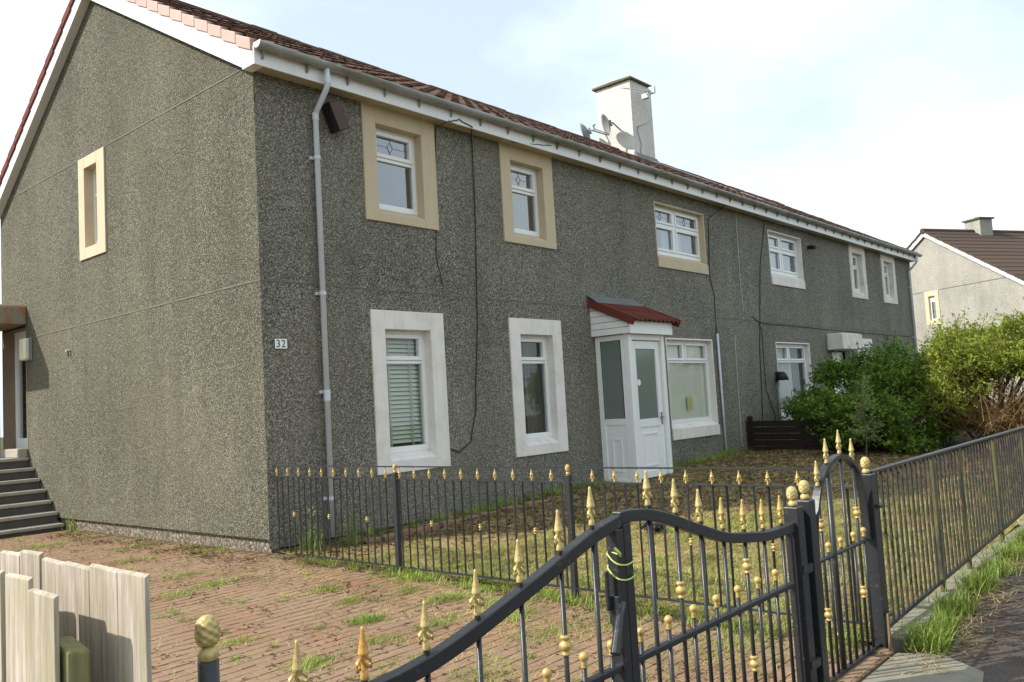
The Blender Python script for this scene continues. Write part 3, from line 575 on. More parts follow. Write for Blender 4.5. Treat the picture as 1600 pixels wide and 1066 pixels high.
# ------------------------------------------------------------------ steps
st = thing('outdoor_steps', 'concrete steps with shade-coloured risers climbing beside the gable wall', 'steps', (-.7, 5.9, -.2))
for i in range(7):
    y = 5.34+.223*i; z = -.07+.1617*i; y1 = y+.24 if i < 6 else 9.0
    O('tread', MB().box(-1.36, -.012, y, y1, z-.05, z), 'concrete', st, bevel=.012); O('riser', MB().box(-1.36, -.012, y+.035, y+.25, z-.25, z-.0505), 'shade_concrete', st)
O('landing', MB().box(-1.36, -.012, 6.95, 9.0, -.3, .845), 'shade_concrete', st)
O('door_step', MB().box(-.16, -.01, 6.74, 7.75, .9, 1.04), 'concrete', st, bevel=.015)
sw = thing('brick_wall', 'low red brick pier at the left of the steps', 'wall', (-1.5, 5.05, -.2))
for r_ in range(4):
    for i in range(3): O('brick', MB().box(-1.56, -1.40, 4.95+i*.11, 5.05+i*.11, -.18+r_*.08, -.108+r_*.08), 'paver', sw)

# ------------------------------------------------------------------ fittings on the house
M['black'] = plain('black_ink', (.012, .012, .014), .5)
pl = thing('house_number', 'small white number plate 32 on the dark wall by the gable corner', 'sign', (.225, -.01, 2.095))
O('plate', MB().box(.145, .305, -.012, -.003, 2.04, 2.15), 'upvc', pl); O('plate_rim', MB().ring(.14, .31, 2.035, 2.155, .005, -.014, -.003), 'black', pl)
for ch_, x in (('3', .19), ('2', .256)):
    fc = bpy.data.curves.new('digit', 'FONT'); fc.body = ch_; fc.size = .118; fc.extrude = .001; fc.align_x = 'CENTER'; to = bpy.data.objects.new('t', fc); C.objects.link(to)
    me = bpy.data.meshes.new_from_object(to.evaluated_get(bpy.context.evaluated_depsgraph_get())); C.objects.unlink(to); bpy.data.objects.remove(to)
    me.materials.clear(); me.materials.append(M['black']); dg = O('digit', me, 'black', pl, loc=(x, -.0135, 2.055)); dg.rotation_euler = (PI/2, 0, 0); dg['label'] = 'black digit '+ch_
M['brown_paint'] = paint('dark_brown_paint', (.075, .032, .025), (.05, .022, .016), .5, .4); M['brown_dark'] = plain('near_black_brown', (.012, .009, .009), .6)
bx = thing('bird_box', 'tilted dark brown box hanging under the eaves by the downpipe', 'box', (1.03, -.11, 4.8))
b0 = O('casing', MB().box(-.085, .085, -.085, .085, -.17, .17), 'brown_paint', bx, local=True, bevel=.006); O('side_panel', MB().box(-.089, -.0855, -.08, .08, -.165, .165), 'brown_dark', bx, local=True); O('lid', MB().box(-.09, .09, -.09, .09, .171, .182), 'brown_paint', bx, local=True)
bx.rotation_euler = (0, math.radians(-24), 0)
wl_ = thing('wall_lamp', 'cream bulkhead lamp beside the gable entrance', 'lamp', (-.05, 6.62, 2.6))
O('backplate', MB().box(-.03, -.002, 6.5, 6.76, 2.42, 2.79), 'grey_metal', wl_, bevel=.01); O('diffuser', MB().box(-.12, -.031, 6.51, 6.75, 2.43, 2.78), 'lampglass', wl_, bevel=.03)
gl_ = thing('flood_lamp', 'dark hooded lamp on the far wall above the dark garden fence', 'lamp', (13.0, -.1, 1.55))
O('shade', MB().lathe([(.05, .12), (.10, .08), (.15, -.06), (.13, -.07)], (13.0, -.13, 1.55), 10), 'brown_dark', gl_, smooth=True); O('bracket', MB().box(12.96, 13.04, -.05, -.002, 1.5, 1.68), 'brown_dark', gl_)
O('lead_wire', MB().tube([(13.0, -.02, 1.5), (13.0, -.012, .5)], .008, 5), 'cable_white', gl_)
cc_ = thing('security_camera', 'small black security camera high between the far windows', 'camera', (15.45, -.05, 4.72))
O('mount', MB().box(15.42, 15.48, -.04, -.002, 4.69, 4.78), 'cable', cc_); O('body', MB().tube([(15.45, -.04, 4.74), (15.42, -.2, 4.70)], .05, 10), 'cable', cc_)
hk = thing('wall_hook', 'small pale pipe stub on the gable wall', 'hook', (-.03, 5.0, 2.45)); hk.location = (-.03, 5.06, 2.44)
O('stub', MB().tube([(0, 5.06, 2.46), (-.06, 5.06, 2.45)], .018, 8), 'cable_white', hk); O('bracket', MB().tube([(-.03, 5.06, 2.445), (-.03, 5.06, 2.36)], .012, 6), 'joint', hk)
def cable(pts, lab, mat='cable', r=.009, name='cable'):
    P = [Vector(p) for p in pts]; out = []
    for i in range(len(P)-1):
        for t in np.linspace(0, 1, 5)[:-1]: out.append(P[i].lerp(P[i+1], t)+Vector((random.gauss(0, .004), 0, random.gauss(0, .004))))
    out.append(P[-1]); return tag(O(name, MB().tube(out, r, 5), mat, smooth=True), lab, 'cable')
cable([(2.80, -.24, 5.12), (2.77, -.012, 5.05), (2.66, -.012, 3.3), (2.76, -.012, 2.9)], 'thin black cable hugging the cream window nearest the downpipe', r=.006)
cable([(2.80, -.245, 5.10), (3.0, -.245, 5.17), (3.25, -.245, 5.12), (3.46, -.02, 5.08), (3.47, -.012, 4.29), (3.39, -.012, 2.48), (3.26, -.012, 1.25), (3.13, -.012, .82), (2.9, -.012, .70), (2.72, -.028, .75)], 'long black cable falling between the two front windows and curling back', r=.008)
cable([(4.1, -.2, 5.085), (4.6, -.24, 5.14), (5.0, -.245, 5.2)], 'short black cable over the fascia above the second window', r=.006)
cable([(10.9, -.245, 5.15), (10.9, -.012, 5.08), (10.35, -.012, 4.8), (10.22, -.012, 3.64), (10.36, -.012, 3.2), (10.31, -.02, 2.46)], 'black cable dropping from eaves into the grey conduit', r=.008)
cable([(11.55, -.245, 5.25), (11.58, -.02, 5.05), (11.57, -.012, 3.6), (11.6, -.012, 2.9)], 'white cable hanging from the gutter over the upper wall', 'cable_white', .007)
cable([(11.11, -.012, 2.45), (11.08, -.012, 1.44), (11.05, -.012, .26), (11.12, -.02, .14)], 'white cable low on the wall beside the dark garden fence', 'cable_white', .007)
cable([(13.0, -.02, 5.08), (12.6, -.012, 4.0), (12.38, -.012, 2.82), (12.25, -.012, 2.2), (12.11, -.012, .5)], 'black cable running the height of the far wall', r=.009)
cable([(12.0, -.012, 2.88), (12.3, -.012, 2.76), (14.5, -.012, 2.74), (16.6, -.012, 2.72), (20, -.012, 2.70), (23.2, -.012, 2.70)], 'black cable strung level along the far wall over the canopy', r=.009)
cable([(12.3, -.014, 2.74), (12.42, -.012, 2.6), (12.40, -.012, 1.3), (12.74, -.012, .72), (12.83, -.012, .5)], 'black cable bending low behind the shrub by the hooded lamp', r=.008)
cable([(cx0+.5, cy0-.18, zr(cy0-.18)+.06), (15.2, 2.2, zr(2.2)+.05), (16.2, 1.0, zr(1.0)+.05)], 'white cable lying down the roof tiles below the chimney', 'cable_white', .018)
def dish(c, aim, up, lab, foot):
    r = thing('satellite_dish', lab, 'satellite dish', c, 'satellite dishes on the chimney'); c = Vector(c); aim = Vector(aim).normalized(); a = aim.cross(Vector((0, 0, 1))).normalized(); b = a.cross(aim)
    mb = MB(); o = 0; R = .26
    for i in range(6):
        rr = R*i/5+.001; 
        for k_ in range(18): t = 2*PI*k_/18; mb.v.append(tuple(c+a*rr*math.cos(t)+b*rr*1.12*math.sin(t)+aim*(.10*(i/5)**2)))
    for i in range(5):
        for k_ in range(18): mb.f.append((i*18+k_, i*18+(k_+1) % 18, (i+1)*18+(k_+1) % 18, (i+1)*18+k_))
    d = O('reflector', mb, 'dish', r, smooth=True); s_ = d.modifiers.new('thick', 'SOLIDIFY'); s_.thickness = .008
    tip = c+aim*.42-b*.02; O('feed_arm', MB().tube([c-b*.28+aim*.08, tip], .012, 5), 'grey_metal', r); O('receiver', MB().tube([tip-b*.02, tip+b*.09, tip+b*.10-aim*.06], .026, 6), 'grey_metal', r)
    O('mount', MB().tube([c-aim*.01, c-aim*.10, Vector(foot)], .02, 6).tube([c-aim*.05+b*.08, c-aim*.05-b*.08], .035, 6), 'grey_metal', r)
dish((13.02, 3.98, 8.42), (-.74, .66, -.28), 0, 'grey satellite dish nearly edge on against the chimney face', (13.4, 3.86, 8.28))
dish((12.98, 4.62, 8.36), (-.24, .95, -.26), 0, 'lower grey satellite dish left of the chimney seen from behind', (13.4, 4.35, 8.3))
ae = thing('tv_aerial', 'white television aerial on a bent pole on the chimney', 'aerial', (13.75, 3.4, 8.4))
O('pole', MB().tube([(13.42+.2, 3.49, 8.34), (13.72, 3.33, 8.40), (13.86, 3.22, 8.52), (13.86, 3.2, 8.8), (13.86, 3.2, 9.3)], .018, 6), 'cable_white', ae, smooth=True)
O('boom', MB().tube([(13.9, 3.2, 9.26), (12.6, 3.25, 9.05)], .01, 5), 'grey_metal', ae)
mb = MB()
for t in np.linspace(.1, .95, 9): p = Vector((13.9, 3.2, 9.26)).lerp(Vector((12.6, 3.25, 9.05)), t); mb.tube([p+Vector((0, -.09, 0)), p+Vector((0, .09, 0))], .005, 4)
O('rods', mb, 'grey_metal', ae); O('reflector', MB().box(13.83, 13.9, 3.05, 3.35, 9.18, 9.36).box(13.6, 13.72, 3.12, 3.3, 9.02, 9.14), 'cable_white', ae)
O('lead', MB().tube([(13.6, 3.48, 8.34), (13.58, 3.48, 8.2), (13.72, 3.48, 7.9), (13.66, 3.48, 7.62)], .007, 5), 'cable', ae)

# ------------------------------------------------------------------ ironwork
def conemesh():
    prof = []; n_ = 36
    for i in range(25):
        t = i/24; u = (t-.42)/(.58 if t > .42 else .55); prof.append((.0240*math.sqrt(max(.0, 1-min(1, abs(u))**2.3))+.0025, .034+.066*t))
    def md(i, k_):
        if i in (0, 24): return 1
        a = 2*PI*k_/n_*6+i*.95; return 1+.075*math.sin(a)+.03*math.sin(2*PI*k_/n_*6-i*.95)
    mb = MB(); mb.lathe([(.016, 0), (.0215, .003), (.023, .016), (.020, .022), (.015, .028), (.012, .033)], n=16)
    mb.lathe(prof, n=n_, mod=md); return mb.mesh('pinecone')
def spearmesh(h, wv, axis):
    mb = MB(); q = h/.125; wd = 1.35 if h < .1 else 1.0
    mb.lathe([(.0105*q, 0), (.0125*q, .004*q), (.0095*q, .018*q), (.0075*q, .026*q), (.0085*q, .048*q), (.0105*q, .060*q), (.0155*q*wd, .066*q), (.0146*q*wd, .070*q), (.0095*q, .098*q), (.005*q, .124*q), (.006*q, .130*q), (.002*q, .136*q)], n=6)
    def P(u, z, t=0): return (u, t, z) if axis == 0 else (t, u, z)
    for s_ in (-1, 1):
        pts = [P(s_*u*q*wv, z*q) for u, z in ((.004, .052), (.013, .054), (.0225, .047), (.0255, .036), (.021, .026), (.014, .028), (.015, .036))]; mb.tube(pts, [.0045*q, .0052*q, .0058*q, .006*q, .0058*q, .005*q, .003*q], 6)
    for s_ in (-1, 1):
        pts = [P(0, z*q, s_*u*q) for u, z in (((.004, .052), (.014, .052), (.0235, .042), (.020, .030)) if h < .1 else ((.003, .050), (.011, .046), (.013, .034)))]; mb.tube(pts, .004*q, 4)
    return mb.mesh('spear_finial')
def collarmesh(q=1):
    return MB().lathe([(.010*q, -.034*q), (.0155*q, -.033*q), (.0165*q, -.027*q), (.010*q, -.023*q), (.0105*q, -.019*q), (.019*q, -.013*q), (.0225*q, -.003*q), (.020*q, .006*q), (.0105*q, .012*q), (.010*q, .016*q), (.0165*q, .021*q), (.018*q, .026*q), (.015*q, .032*q), (.009*q, .033*q)], n=12).mesh('collar_bead')
def ballmesh():
    return MB().lathe([(.010, 0), (.012, .004), (.008, .010), (.012, .014), (.008, .019), (.0145, .027), (.017, .036), (.0145, .046), (.006, .053)], n=12).mesh('ball_finial')
ME = {'cone': conemesh(), 'spx': spearmesh(.125, 1, 0), 'spy': spearmesh(.088, 1, 1), 'col': collarmesh(), 'colS': collarmesh(.72), 'ball': ballmesh()}
def variant(key, mat):
    kk = key+mat
    if kk not in ME: ME[kk] = ME[key].copy(); ME[kk].materials.clear(); ME[kk].materials.append(M[mat]); [setattr(p, 'use_smooth', True) for p in ME[kk].polygons]
    return ME[kk]
def put(name, key, loc, parent, mat='gold'): return O(name, variant(key, mat), mat, parent, loc=loc)
# side fence from the house corner out to the street (plane x = .06)
fe = thing('metal_fence', 'black iron fence with gold arrowheads running from house corner to street', 'fence', (.06, -3, -.2))
zt, zm, zbm = .775, .665, -.13
O('top_rail', MB().box(.054, .066, -6.15, -.02, zt-.006, zt+.006), 'iron', fe); O('middle_rail', MB().box(.045, .075, -6.15, -.02, zm-.005, zm+.005), 'iron', fe); O('bottom_rail', MB().box(.045, .075, -6.15, -.35, zbm-.005, zbm+.005), 'iron', fe)
for py_ in (-2.0, -4.0):
    p = O('fence_post', MB().box(.0385, .0815, py_-.0215, py_+.0215, -.45, .72), 'iron', fe, bevel=.003); pc = put('pinecone_finial', 'cone', (.06, py_, .72), p); pc.scale = (.72, .72, .8)
barm = MB().box(-.0065, .0065, -.0065, .0065, zbm+.005, zm-.0055).mesh('bar'); barm.materials.append(M['iron'])
i = 0; y = -.09
while y > -6.12:
    if min(abs(y+2), abs(y+4)) > .035:
        b = O('bar', barm, 'iron', fe, loc=(.06, y, 0)); b.rotation_euler = (random.gauss(0, .004), 0, random.random())
        if i % 2 == 0:
            put('arrowhead', 'spy', (.06, y, zm+.006), fe); O('arrow_stem', MB().tube([(.06, y, zm+.09), (.06, y, zt-.004)], .004, 4), 'iron', fe)
    i += 1; y -= .0985
for y in (-.385, -.977, -1.567, -2.455, -3.045, -3.64, -4.43, -5.02, -5.61): put('collar_bead', 'colS', (.06, y, .28), fe, 'gold')
FY = -6.2
def post(x, y, s_, z1, lab, cone='gold_pale'):
    t = thing('gate_post', lab, 'gate post', (x, y, -.3), 'iron gate posts on the street side'); O('shaft', MB().box(x-s_/2, x+s_/2, y-s_/2, y+s_/2, -.5, z1), 'iron', t, bevel=.004); put('pinecone_finial', 'cone', (x, y, z1+.001), t, cone); return t
gp1 = post(-.955, FY, .075, .685, 'black iron post with gold pinecone that carries the wide gate'); gp2 = post(-.80, FY, .075, .70, 'black iron post with gold pinecone at the left of the small arched gate')
O('hinge_lug', MB().box(-.992, -.90, FY-.055, FY-.0385, .36, .40), 'iron', gp1); O('hinge_lug', MB().box(-.992, -.90, FY-.055, FY-.0385, -.1, -.06), 'iron', gp1)
O('web_plate', MB().box(-.9165, -.8385, FY+.0, FY+.03, -.4, .66), 'iron', gp1)
gp3 = post(.13, FY, .085, .742, 'black iron corner post with gold pinecone where the railing begins')
for z in (.55, -.08): O('hinge_lug', MB().tube([(.17, FY-.06, z), (.11, FY-.06, z)], .014, 6), 'iron', gp3)
lp = thing('gate_post', 'round black post with pale gold pinecone beside the wooden boards', 'gate post', (-4.12, FY, -.3), 'iron gate posts on the street side')
O('shaft', MB().tube([(-4.12, FY, -.5), (-4.12, FY, .748)], .0235, 12), 'iron', lp, smooth=True); put('pinecone_finial', 'cone', (-4.12, FY, .748), lp, 'gold_pale')
def sweep(mb, pts, w, h):
    o = len(mb.v); n_ = len(pts)
    for i, (x, z) in enumerate(pts):
        a = pts[max(i-1, 0)]; b = pts[min(i+1, n_-1)]; d = Vector((b[0]-a[0], 0, b[1]-a[1])).normalized(); nn = Vector((-d.z, 0, d.x)); nn = -nn if pts[-1][0] < pts[0][0] else nn
        for (u, v) in ((-w/2, -h), (w/2, -h), (w/2, 0), (-w/2, 0)): p = Vector((x, FY, z))+nn*v; mb.v.append((p.x, FY+u, p.z))
    for i in range(n_-1):
        for k_ in range(4): mb.f.append((o+i*4+k_, o+i*4+(k_+1) % 4, o+(i+1)*4+(k_+1) % 4, o+(i+1)*4+k_))
    mb.f.append((o+3, o+2, o+1, o)); mb.f.append(tuple(o+(n_-1)*4+k_ for k_ in range(4))); return mb
def smooth_curve(pts, n=40):
    xs = np.array([p[0] for p in pts]); zs = np.array([p[1] for p in pts]); t = np.linspace(0, 1, len(pts)); tt = np.linspace(0, 1, n)
    def cr(a):
        out = []
        for u in tt:
            f_ = u*(len(a)-1); i = min(int(f_), len(a)-2); v = f_-i; p0, p1, p2, p3 = a[max(i-1, 0)], a[i], a[i+1], a[min(i+2, len(a)-1)]
            out.append(.5*((2*p1)+(-p0+p2)*v+(2*p0-5*p1+4*p2-p3)*v*v+(-p0+3*p1-3*p2+p3)*v**3))
        return out
    return list(zip(cr(xs), cr(zs)))
def leaf_gate(lab, curve, stile_x, far_x, spears, balls, cols, cones):
    t = thing('driveway_gate', lab, 'gate', ((stile_x+far_x)/2, FY, -.25), 'wide driveway gate leaves'); cv = smooth_curve(curve)
    def ztop(x): 
        q_ = sorted(cv); return float(np.interp(x, [a for a, _ in q_], [b for _, b in q_]))
    O('top_rail', sweep(MB(), cv, .04, .045), 'iron', t, bevel=.004)
    zs_ = ztop(stile_x)-.046; O('stile', MB().box(stile_x-.024, stile_x+.024, FY-.022, FY+.022, -.2, zs_), 'iron', t, bevel=.003)
    O('stile', MB().box(far_x-.0125, far_x+.0125, FY-.0125, FY+.0125, -.2, ztop(far_x)-.046), 'iron', t, bevel=.003)
    a, b = sorted((stile_x, far_x)); O('middle_rail', MB().box(a+.0115, b-.0115, FY-.015, FY+.015, .305, .328), 'iron', t, bevel=.003); O('bottom_rail', MB().box(a+.0115, b-.0115, FY-.015, FY+.015, -.2, -.175), 'iron', t, bevel=.003)
    for x in spears:
        zt_ = ztop(x); O('bar', MB().tube([(x, FY, -.18), (x, FY, zt_-.04)], .0088, 8), 'iron', t, smooth=True); O('stub', MB().tube([(x, FY, zt_-.005), (x, FY, zt_+.014)], .009, 6), 'iron', t); sp = put('spear_finial', 'spx', (x, FY, zt_+.013), t, cones(x)); sp.rotation_euler[2] = random.gauss(0, .12)
    for x in balls:
        O('dog_bar', MB().tube([(x, FY, -.18), (x, FY, .37)], .0088, 8), 'iron', t, smooth=True); put('ball_finial', 'ball', (x, FY, .37), t, 'gold')
    for x, z in cols: put('collar_bead', 'col', (x, FY, z), t, 'gold')
    return t
G2 = leaf_gate('right leaf of the wide black gate with gold spear tips', [(-2.505, .862), (-2.43, .862), (-2.29, .845), (-2.12, .80), (-1.92, .735), (-1.70, .67), (-1.49, .637), (-1.26, .612), (-.995, .612)], -2.4735, -1.03,
  (-2.29, -2.09, -1.90, -1.705, -1.505, -1.31, -1.11), (-2.40, -2.20, -2.005, -1.81, -1.61, -1.41, -1.22), ((-2.09, .50), (-1.505, .49), (-1.505, .06), (-2.09, -.05)), lambda x: 'gold_pale' if x < -1.8 else 'gold')
G1 = leaf_gate('left leaf of the wide black gate sweeping down with pale and rusty spear tips', [(-2.507, .852), (-2.67, .82), (-2.83, .772), (-2.97, .728), (-3.16, .672), (-3.33, .625), (-3.49, .592), (-3.70, .575), (-4.0, .60)], -2.5245, -3.97,
  (-2.66, -2.85, -3.06, -3.26, -3.47, -3.69, -3.89), (-2.59, -2.755, -2.955, -3.16, -3.365, -3.58, -3.79), ((-2.85, .47), (-3.47, .47), (-2.85, 0), (-3.47, 0)), lambda x: 'gold_rust' if abs(x+3.69) < .05 else 'gold_pale')
O('latch', MB().box(-2.562, -2.5495, FY-.024, FY+.02, .47, .57).tube([(-2.545, FY-.03, .545), (-2.585, FY-.045, .525), (-2.63, FY-.06, .47), (-2.675, FY-.075, .405)], [.012, .015, .016, .019], 8).tube([(-2.575, FY+.012, .52), (-2.575, FY+.012, .66)], .009, 6), 'iron', G1, bevel=.002)
# cord tied round the meeting stiles
M['cord'] = plain('lime_cord', (.50, .62, .16), .7)
pts = []
for i in range(41):
    t = i/40*2*PI*1.6+2.2; rx, ry = .056, .034; zz = .715-.085*i/40+.022*math.sin(t+.5); q = max(abs(math.cos(t)), abs(math.sin(t)))**.5; pts.append((-2.498+rx*math.cos(t)/q*.98, FY+ry*math.sin(t)/q, zz))
pts = [(-2.57, FY-.036, .735), (-2.562, FY-.038, .72)]+pts
tag(O('cord', MB().tube(pts, .0032, 6).tube([(-2.575, FY-.03, .745), (-2.562, FY-.042, .725), (-2.55, FY-.036, .712)], .0055, 6), 'cord', smooth=True), 'lime green cord tied round the meeting stiles of the gate', 'cord')
# small arched gate
pg = thing('pedestrian_gate', 'small black arched gate with gold spears beside the pavement', 'gate', (-.33, FY, -.25))
arch = smooth_curve([(-.735, .44), (-.715, .56), (-.68, .65), (-.60, .77), (-.47, .855), (-.30, .892), (-.15, .862), (-.03, .79), (.03, .68), (.06, .52), (.07, .36)], 50)
O('arch', sweep(MB(), arch, .04, .022), 'iron', pg)
ax = [a for a, _ in sorted(arch)]; az = [b for _, b in sorted(arch)]
for i, x in enumerate((-.62, -.47, -.27, -.08)):
    zt_ = float(np.interp(x, ax, az)); rr = .016 if i == 1 else .0085
    O('bar', MB().tube([(x, FY, -.24), (x, FY, zt_-.018)], rr, 8), 'iron', pg, smooth=True); put('spear_finial', 'spx', (x, FY, zt_+.002), pg, 'gold_pale')
for x in (-.545, -.365, -.165, .0):
    O('dog_bar', MB().tube([(x, FY, -.24), (x, FY, .39)], .0085, 8), 'iron', pg, smooth=True); put('ball_finial', 'ball', (x, FY, .39), pg)
O('middle_rail', MB().tube([(-.745, FY, .365), (.088, FY, .365)], .011, 8), 'iron', pg); O('bottom_rail', MB().box(-.74, .08, FY-.014, FY+.014, -.262, -.24), 'iron', pg)
for x, z in ((-.62, .545), (-.08, .54), (-.62, .08), (-.08, .09)): put('collar_bead', 'col', (x, FY, z), pg)
# long railing along the street
rl = thing('railing', 'long plain black railing with green algae on its posts beside the pavement', 'railing', (3.5, FY, -.2))
RX = 9.0
def zb(x): return -.19+.036*(x-.2) if x < 6 else .02
O('top_rail', MB().add([(.17, FY-.022, .738), (RX, FY-.022, .75), (RX, FY+.022, .75), (.17, FY+.022, .738), (.17, FY-.022, .752), (RX, FY-.022, .764), (RX, FY+.022, .764), (.17, FY+.022, .752)], [(3, 2, 1, 0), (4, 5, 6, 7), (0, 1, 5, 4), (1, 2, 6, 5), (2, 3, 7, 6), (3, 0, 4, 7)]), 'iron', rl)
mb = MB(); mb.tube([(.17, FY, zb(.17)), (3, FY, zb(3)), (5.99, FY, zb(5.99)), (RX, FY, zb(RX))], .016, 4); O('bottom_rail', mb, 'iron', rl)
PX = (1.49, 2.24, 3.40, 4.6, 5.8, 7.0, 8.2)
x = .285
while x < RX:
    if min(abs(x-p) for p in PX) > .05: O('bar', MB().tube([(x, FY, zb(x)), (x+random.gauss(0, .003), FY, .74)], .0092, 6), 'railbar', rl)
    x += .1
for p in PX: O('railing_post', MB().box(p-.03, p+.03, FY-.012, FY+.012, -.4, .737), 'algae', rl, bevel=.002)

# ------------------------------------------------------------------ timber
wf = thing('wooden_fence', 'pale weathered double sided board fence in the near left corner', 'fence', (-4.36, -6.0, -.2))
def board(y0, y1, x, z1, mat='wood'):
    mb = MB(); w_ = y1-y0; c_ = [random.uniform(-.006, .006) for _ in range(4)]
    mb.add([(x-.008, y0, -.4), (x+.0025, y0, -.4), (x+.0025, y1, -.4), (x-.008, y1, -.4), (x-.008, y0, z1+c_[0]), (x+.0025, y0, z1+c_[0]+.006), (x+.0025, y1, z1+c_[1]+.004), (x-.008, y1, z1+c_[1])], [(3, 2, 1, 0), (4, 5, 6, 7), (0, 1, 5, 4), (1, 2, 6, 5), (2, 3, 7, 6), (3, 0, 4, 7)])
    o = O('board', mb, mat, wf, bevel=.0022)
    O('nail', MB().tube([(x-.0105, y0+.03, .66), (x-.0075, y0+.03, .66)], .004, 6).tube([(x-.0105, y1-.035, .655), (x-.0075, y1-.035, .655)], .004, 6), 'rail_nail', o); o.rotation_euler = (random.gauss(0, .004), 0, random.gauss(0, .015)); return o
for a, b, z in ((-6.313, -6.185, .972), (-6.180, -6.045, .972), (-6.035, -5.90, .968), (-5.897, -5.765, .97), (-5.755, -5.625, .974), (-5.62, -5.48, .97)): board(a, b, -4.30, z)
for a, b, z in ((-6.175, -6.035, .944), (-6.06+.03, -5.895, .965), (-5.885, -5.75, .972), (-5.74, -5.6, .98), (-5.59, -5.45, .98)): board(a, b, -4.42, z)
O('fence_post', MB().add([(-4.411, -6.19, -.5), (-4.366, -6.19, -.5), (-4.366, -6.10, -.5), (-4.411, -6.10, -.5), (-4.411, -6.19, .838), (-4.366, -6.19, .832), (-4.366, -6.10, .85), (-4.411, -6.10, .856)], [(3, 2, 1, 0), (4, 5, 6, 7), (0, 1, 5, 4), (1, 2, 6, 5), (2, 3, 7, 6), (3, 0, 4, 7)]), 'wood_moss', wf, bevel=.006)
O('rail', MB().box(-4.406, -4.314, -6.095, -5.4, .62, .70), 'wood', wf); O('rail', MB().box(-4.406, -4.314, -6.095, -5.4, .1, .18), 'wood', wf)
tf_ = thing('timber_fence', 'low dark stained timber fence between the two gardens', 'fence', (11.35, -1.8, 0))
for i in range(4): O('fence_post', MB().box(11.31, 11.39, -.13-1.1*i, -.05-1.1*i, -.1, .76-.03*i), 'wood_dark', tf_)
for i in range(5):
    z = .03+i*.13; O('plank', MB().add([(11.285, -.03, z), (11.305, -.03, z), (11.305, -3.5, z-.06), (11.285, -3.5, z-.06), (11.285, -.03, z+.118), (11.305, -.03, z+.118), (11.305, -3.5, z+.058), (11.285, -3.5, z+.058)], [(3, 2, 1, 0), (4, 5, 6, 7), (0, 1, 5, 4), (1, 2, 6, 5), (2, 3, 7, 6), (3, 0, 4, 7)]), 'wood_dark', tf_)

# ------------------------------------------------------------------ far house
fh = thing('house', 'pale pebbledash house with dark tiled roof beyond the shrubs', 'house', (35.04, 2.36, 0)); fh.rotation_euler[2] = math.atan2(-.485, .875)
FL, FD = 20, 4.7; ap, ev = 7.9, 4.94
GWf = (-.44, .32, 3.72, 5.2); GWc = (-.44, .32, 3.72, 4.84)     # gable window seen at local y
mb = MB()
for a, b, c, d in cells([-FD, FD], [-1, ev-.1], [GWc]): mb.add([(0, a, c), (0, b, c), (0, b, d), (0, a, d)], [(3, 2, 1, 0)])
za_ = lambda y: ap-.1-.63*abs(y); mb.add([(0, -FD, ev-.1), (0, GWf[0], ev-.1), (0, GWf[0], za_(GWf[0]))], [(2, 1, 0)]); mb.add([(0, GWf[1], ev-.1), (0, FD, ev-.1), (0, GWf[1], za_(GWf[1]))], [(2, 1, 0)]); mb.add([(0, GWf[0], 5.2), (0, GWf[1], 5.2), (0, GWf[1], za_(GWf[1])), (0, 0, ap-.1), (0, GWf[0], za_(GWf[0]))], [(4, 3, 2, 1, 0)]); mb.add([(0, -FD, -1), (FL, -FD, -1), (FL, -FD, ev), (0, -FD, ev)], [(0, 1, 2, 3)])
mb.add([(FL, -FD, -1), (FL, FD, -1), (FL, FD, ev), (FL, 0, ap), (FL, -FD, ev)], [(0, 1, 2, 3, 4)]); mb.add([(0, FD, -1), (FL, FD, -1), (FL, FD, ev), (0, FD, ev)], [(3, 2, 1, 0)])
O('wall', mb, 'dash_pale', fh, local=True)
O('joint_bead', MB().box(-.012, .0, -FD+.55, GWf[0]-.05, 5.2, 5.225).box(-.012, .0, GWf[1]+.05, FD-.55, 5.2, 5.225), 'joint', fh, local=True)
y0, y1, z0, z1 = -.24, .12, 3.92, 4.98; mb = MB().box(-.03, .2, GWf[0], y0, GWf[2], GWf[3]-.003); mb.box(-.03, .2, y1, GWf[1], GWf[2], GWf[3]-.003); mb.box(-.03, .2, y0, y1, z1, GWf[3]-.003); mb.box(-.03, .2, y0, y1, GWf[2], z0)
w_ = O('window', mb, 'cream', fh, local=True); f = MB(); f.box(.08, .14, y0, y0+.05, z0, z1); f.box(.08, .14, y1-.05, y1, z0, z1); f.box(.08, .14, y0+.05, y1-.05, z0, z0+.06); f.box(.08, .14, y0+.05, y1-.05, z1-.25, z1); O('frame', f, 'upvc', w_, local=True)
O('pane', MB().box(.1, .11, y0, y1, z0, z1), 'glass_up', w_, local=True)
sl2 = (ap-ev)/(FD); mb = MB()
for s_ in (-1, 1):
    nrow = 14
    for i in range(nrow):
        ya, yb_ = (FD+.3)*(1-i/nrow), (FD+.3)*(1-(i+1)/nrow)-.03; za, zb2 = ap-sl2*ya, ap-sl2*yb_; mb.prism([(s_*ya, za+.035), (s_*max(yb_, 0), zb2+.01), (s_*max(yb_, 0), zb2-.06), (s_*ya, za-.04)], 0, -.14, FL)
rf = O('roof', mb, 'tile_far', fh, local=True)
mb = MB()
for i in range(44): x = -.15+i*.46; mb.tube([(x, 0, ap-.01), (x+.45, 0, ap-.01)], .12, 8)
O('ridge_tiles', mb, 'tile_far', rf, local=True, kind='stuff')
mb = MB()
for s_ in (-1, 1): mb.prism([(s_*(FD+.25), ap-sl2*(FD+.25)-.05), (0, ap-.05), (0, ap-.26), (s_*(FD+.25), ap-sl2*(FD+.25)-.26)], 0, -.1, -.07)
M['old_white'] = paint('flaking_white_paint', (.62, .62, .62), (.16, .16, .17), .8, .9, 7, False); O('barge_board', mb, 'old_white', fh, local=True)
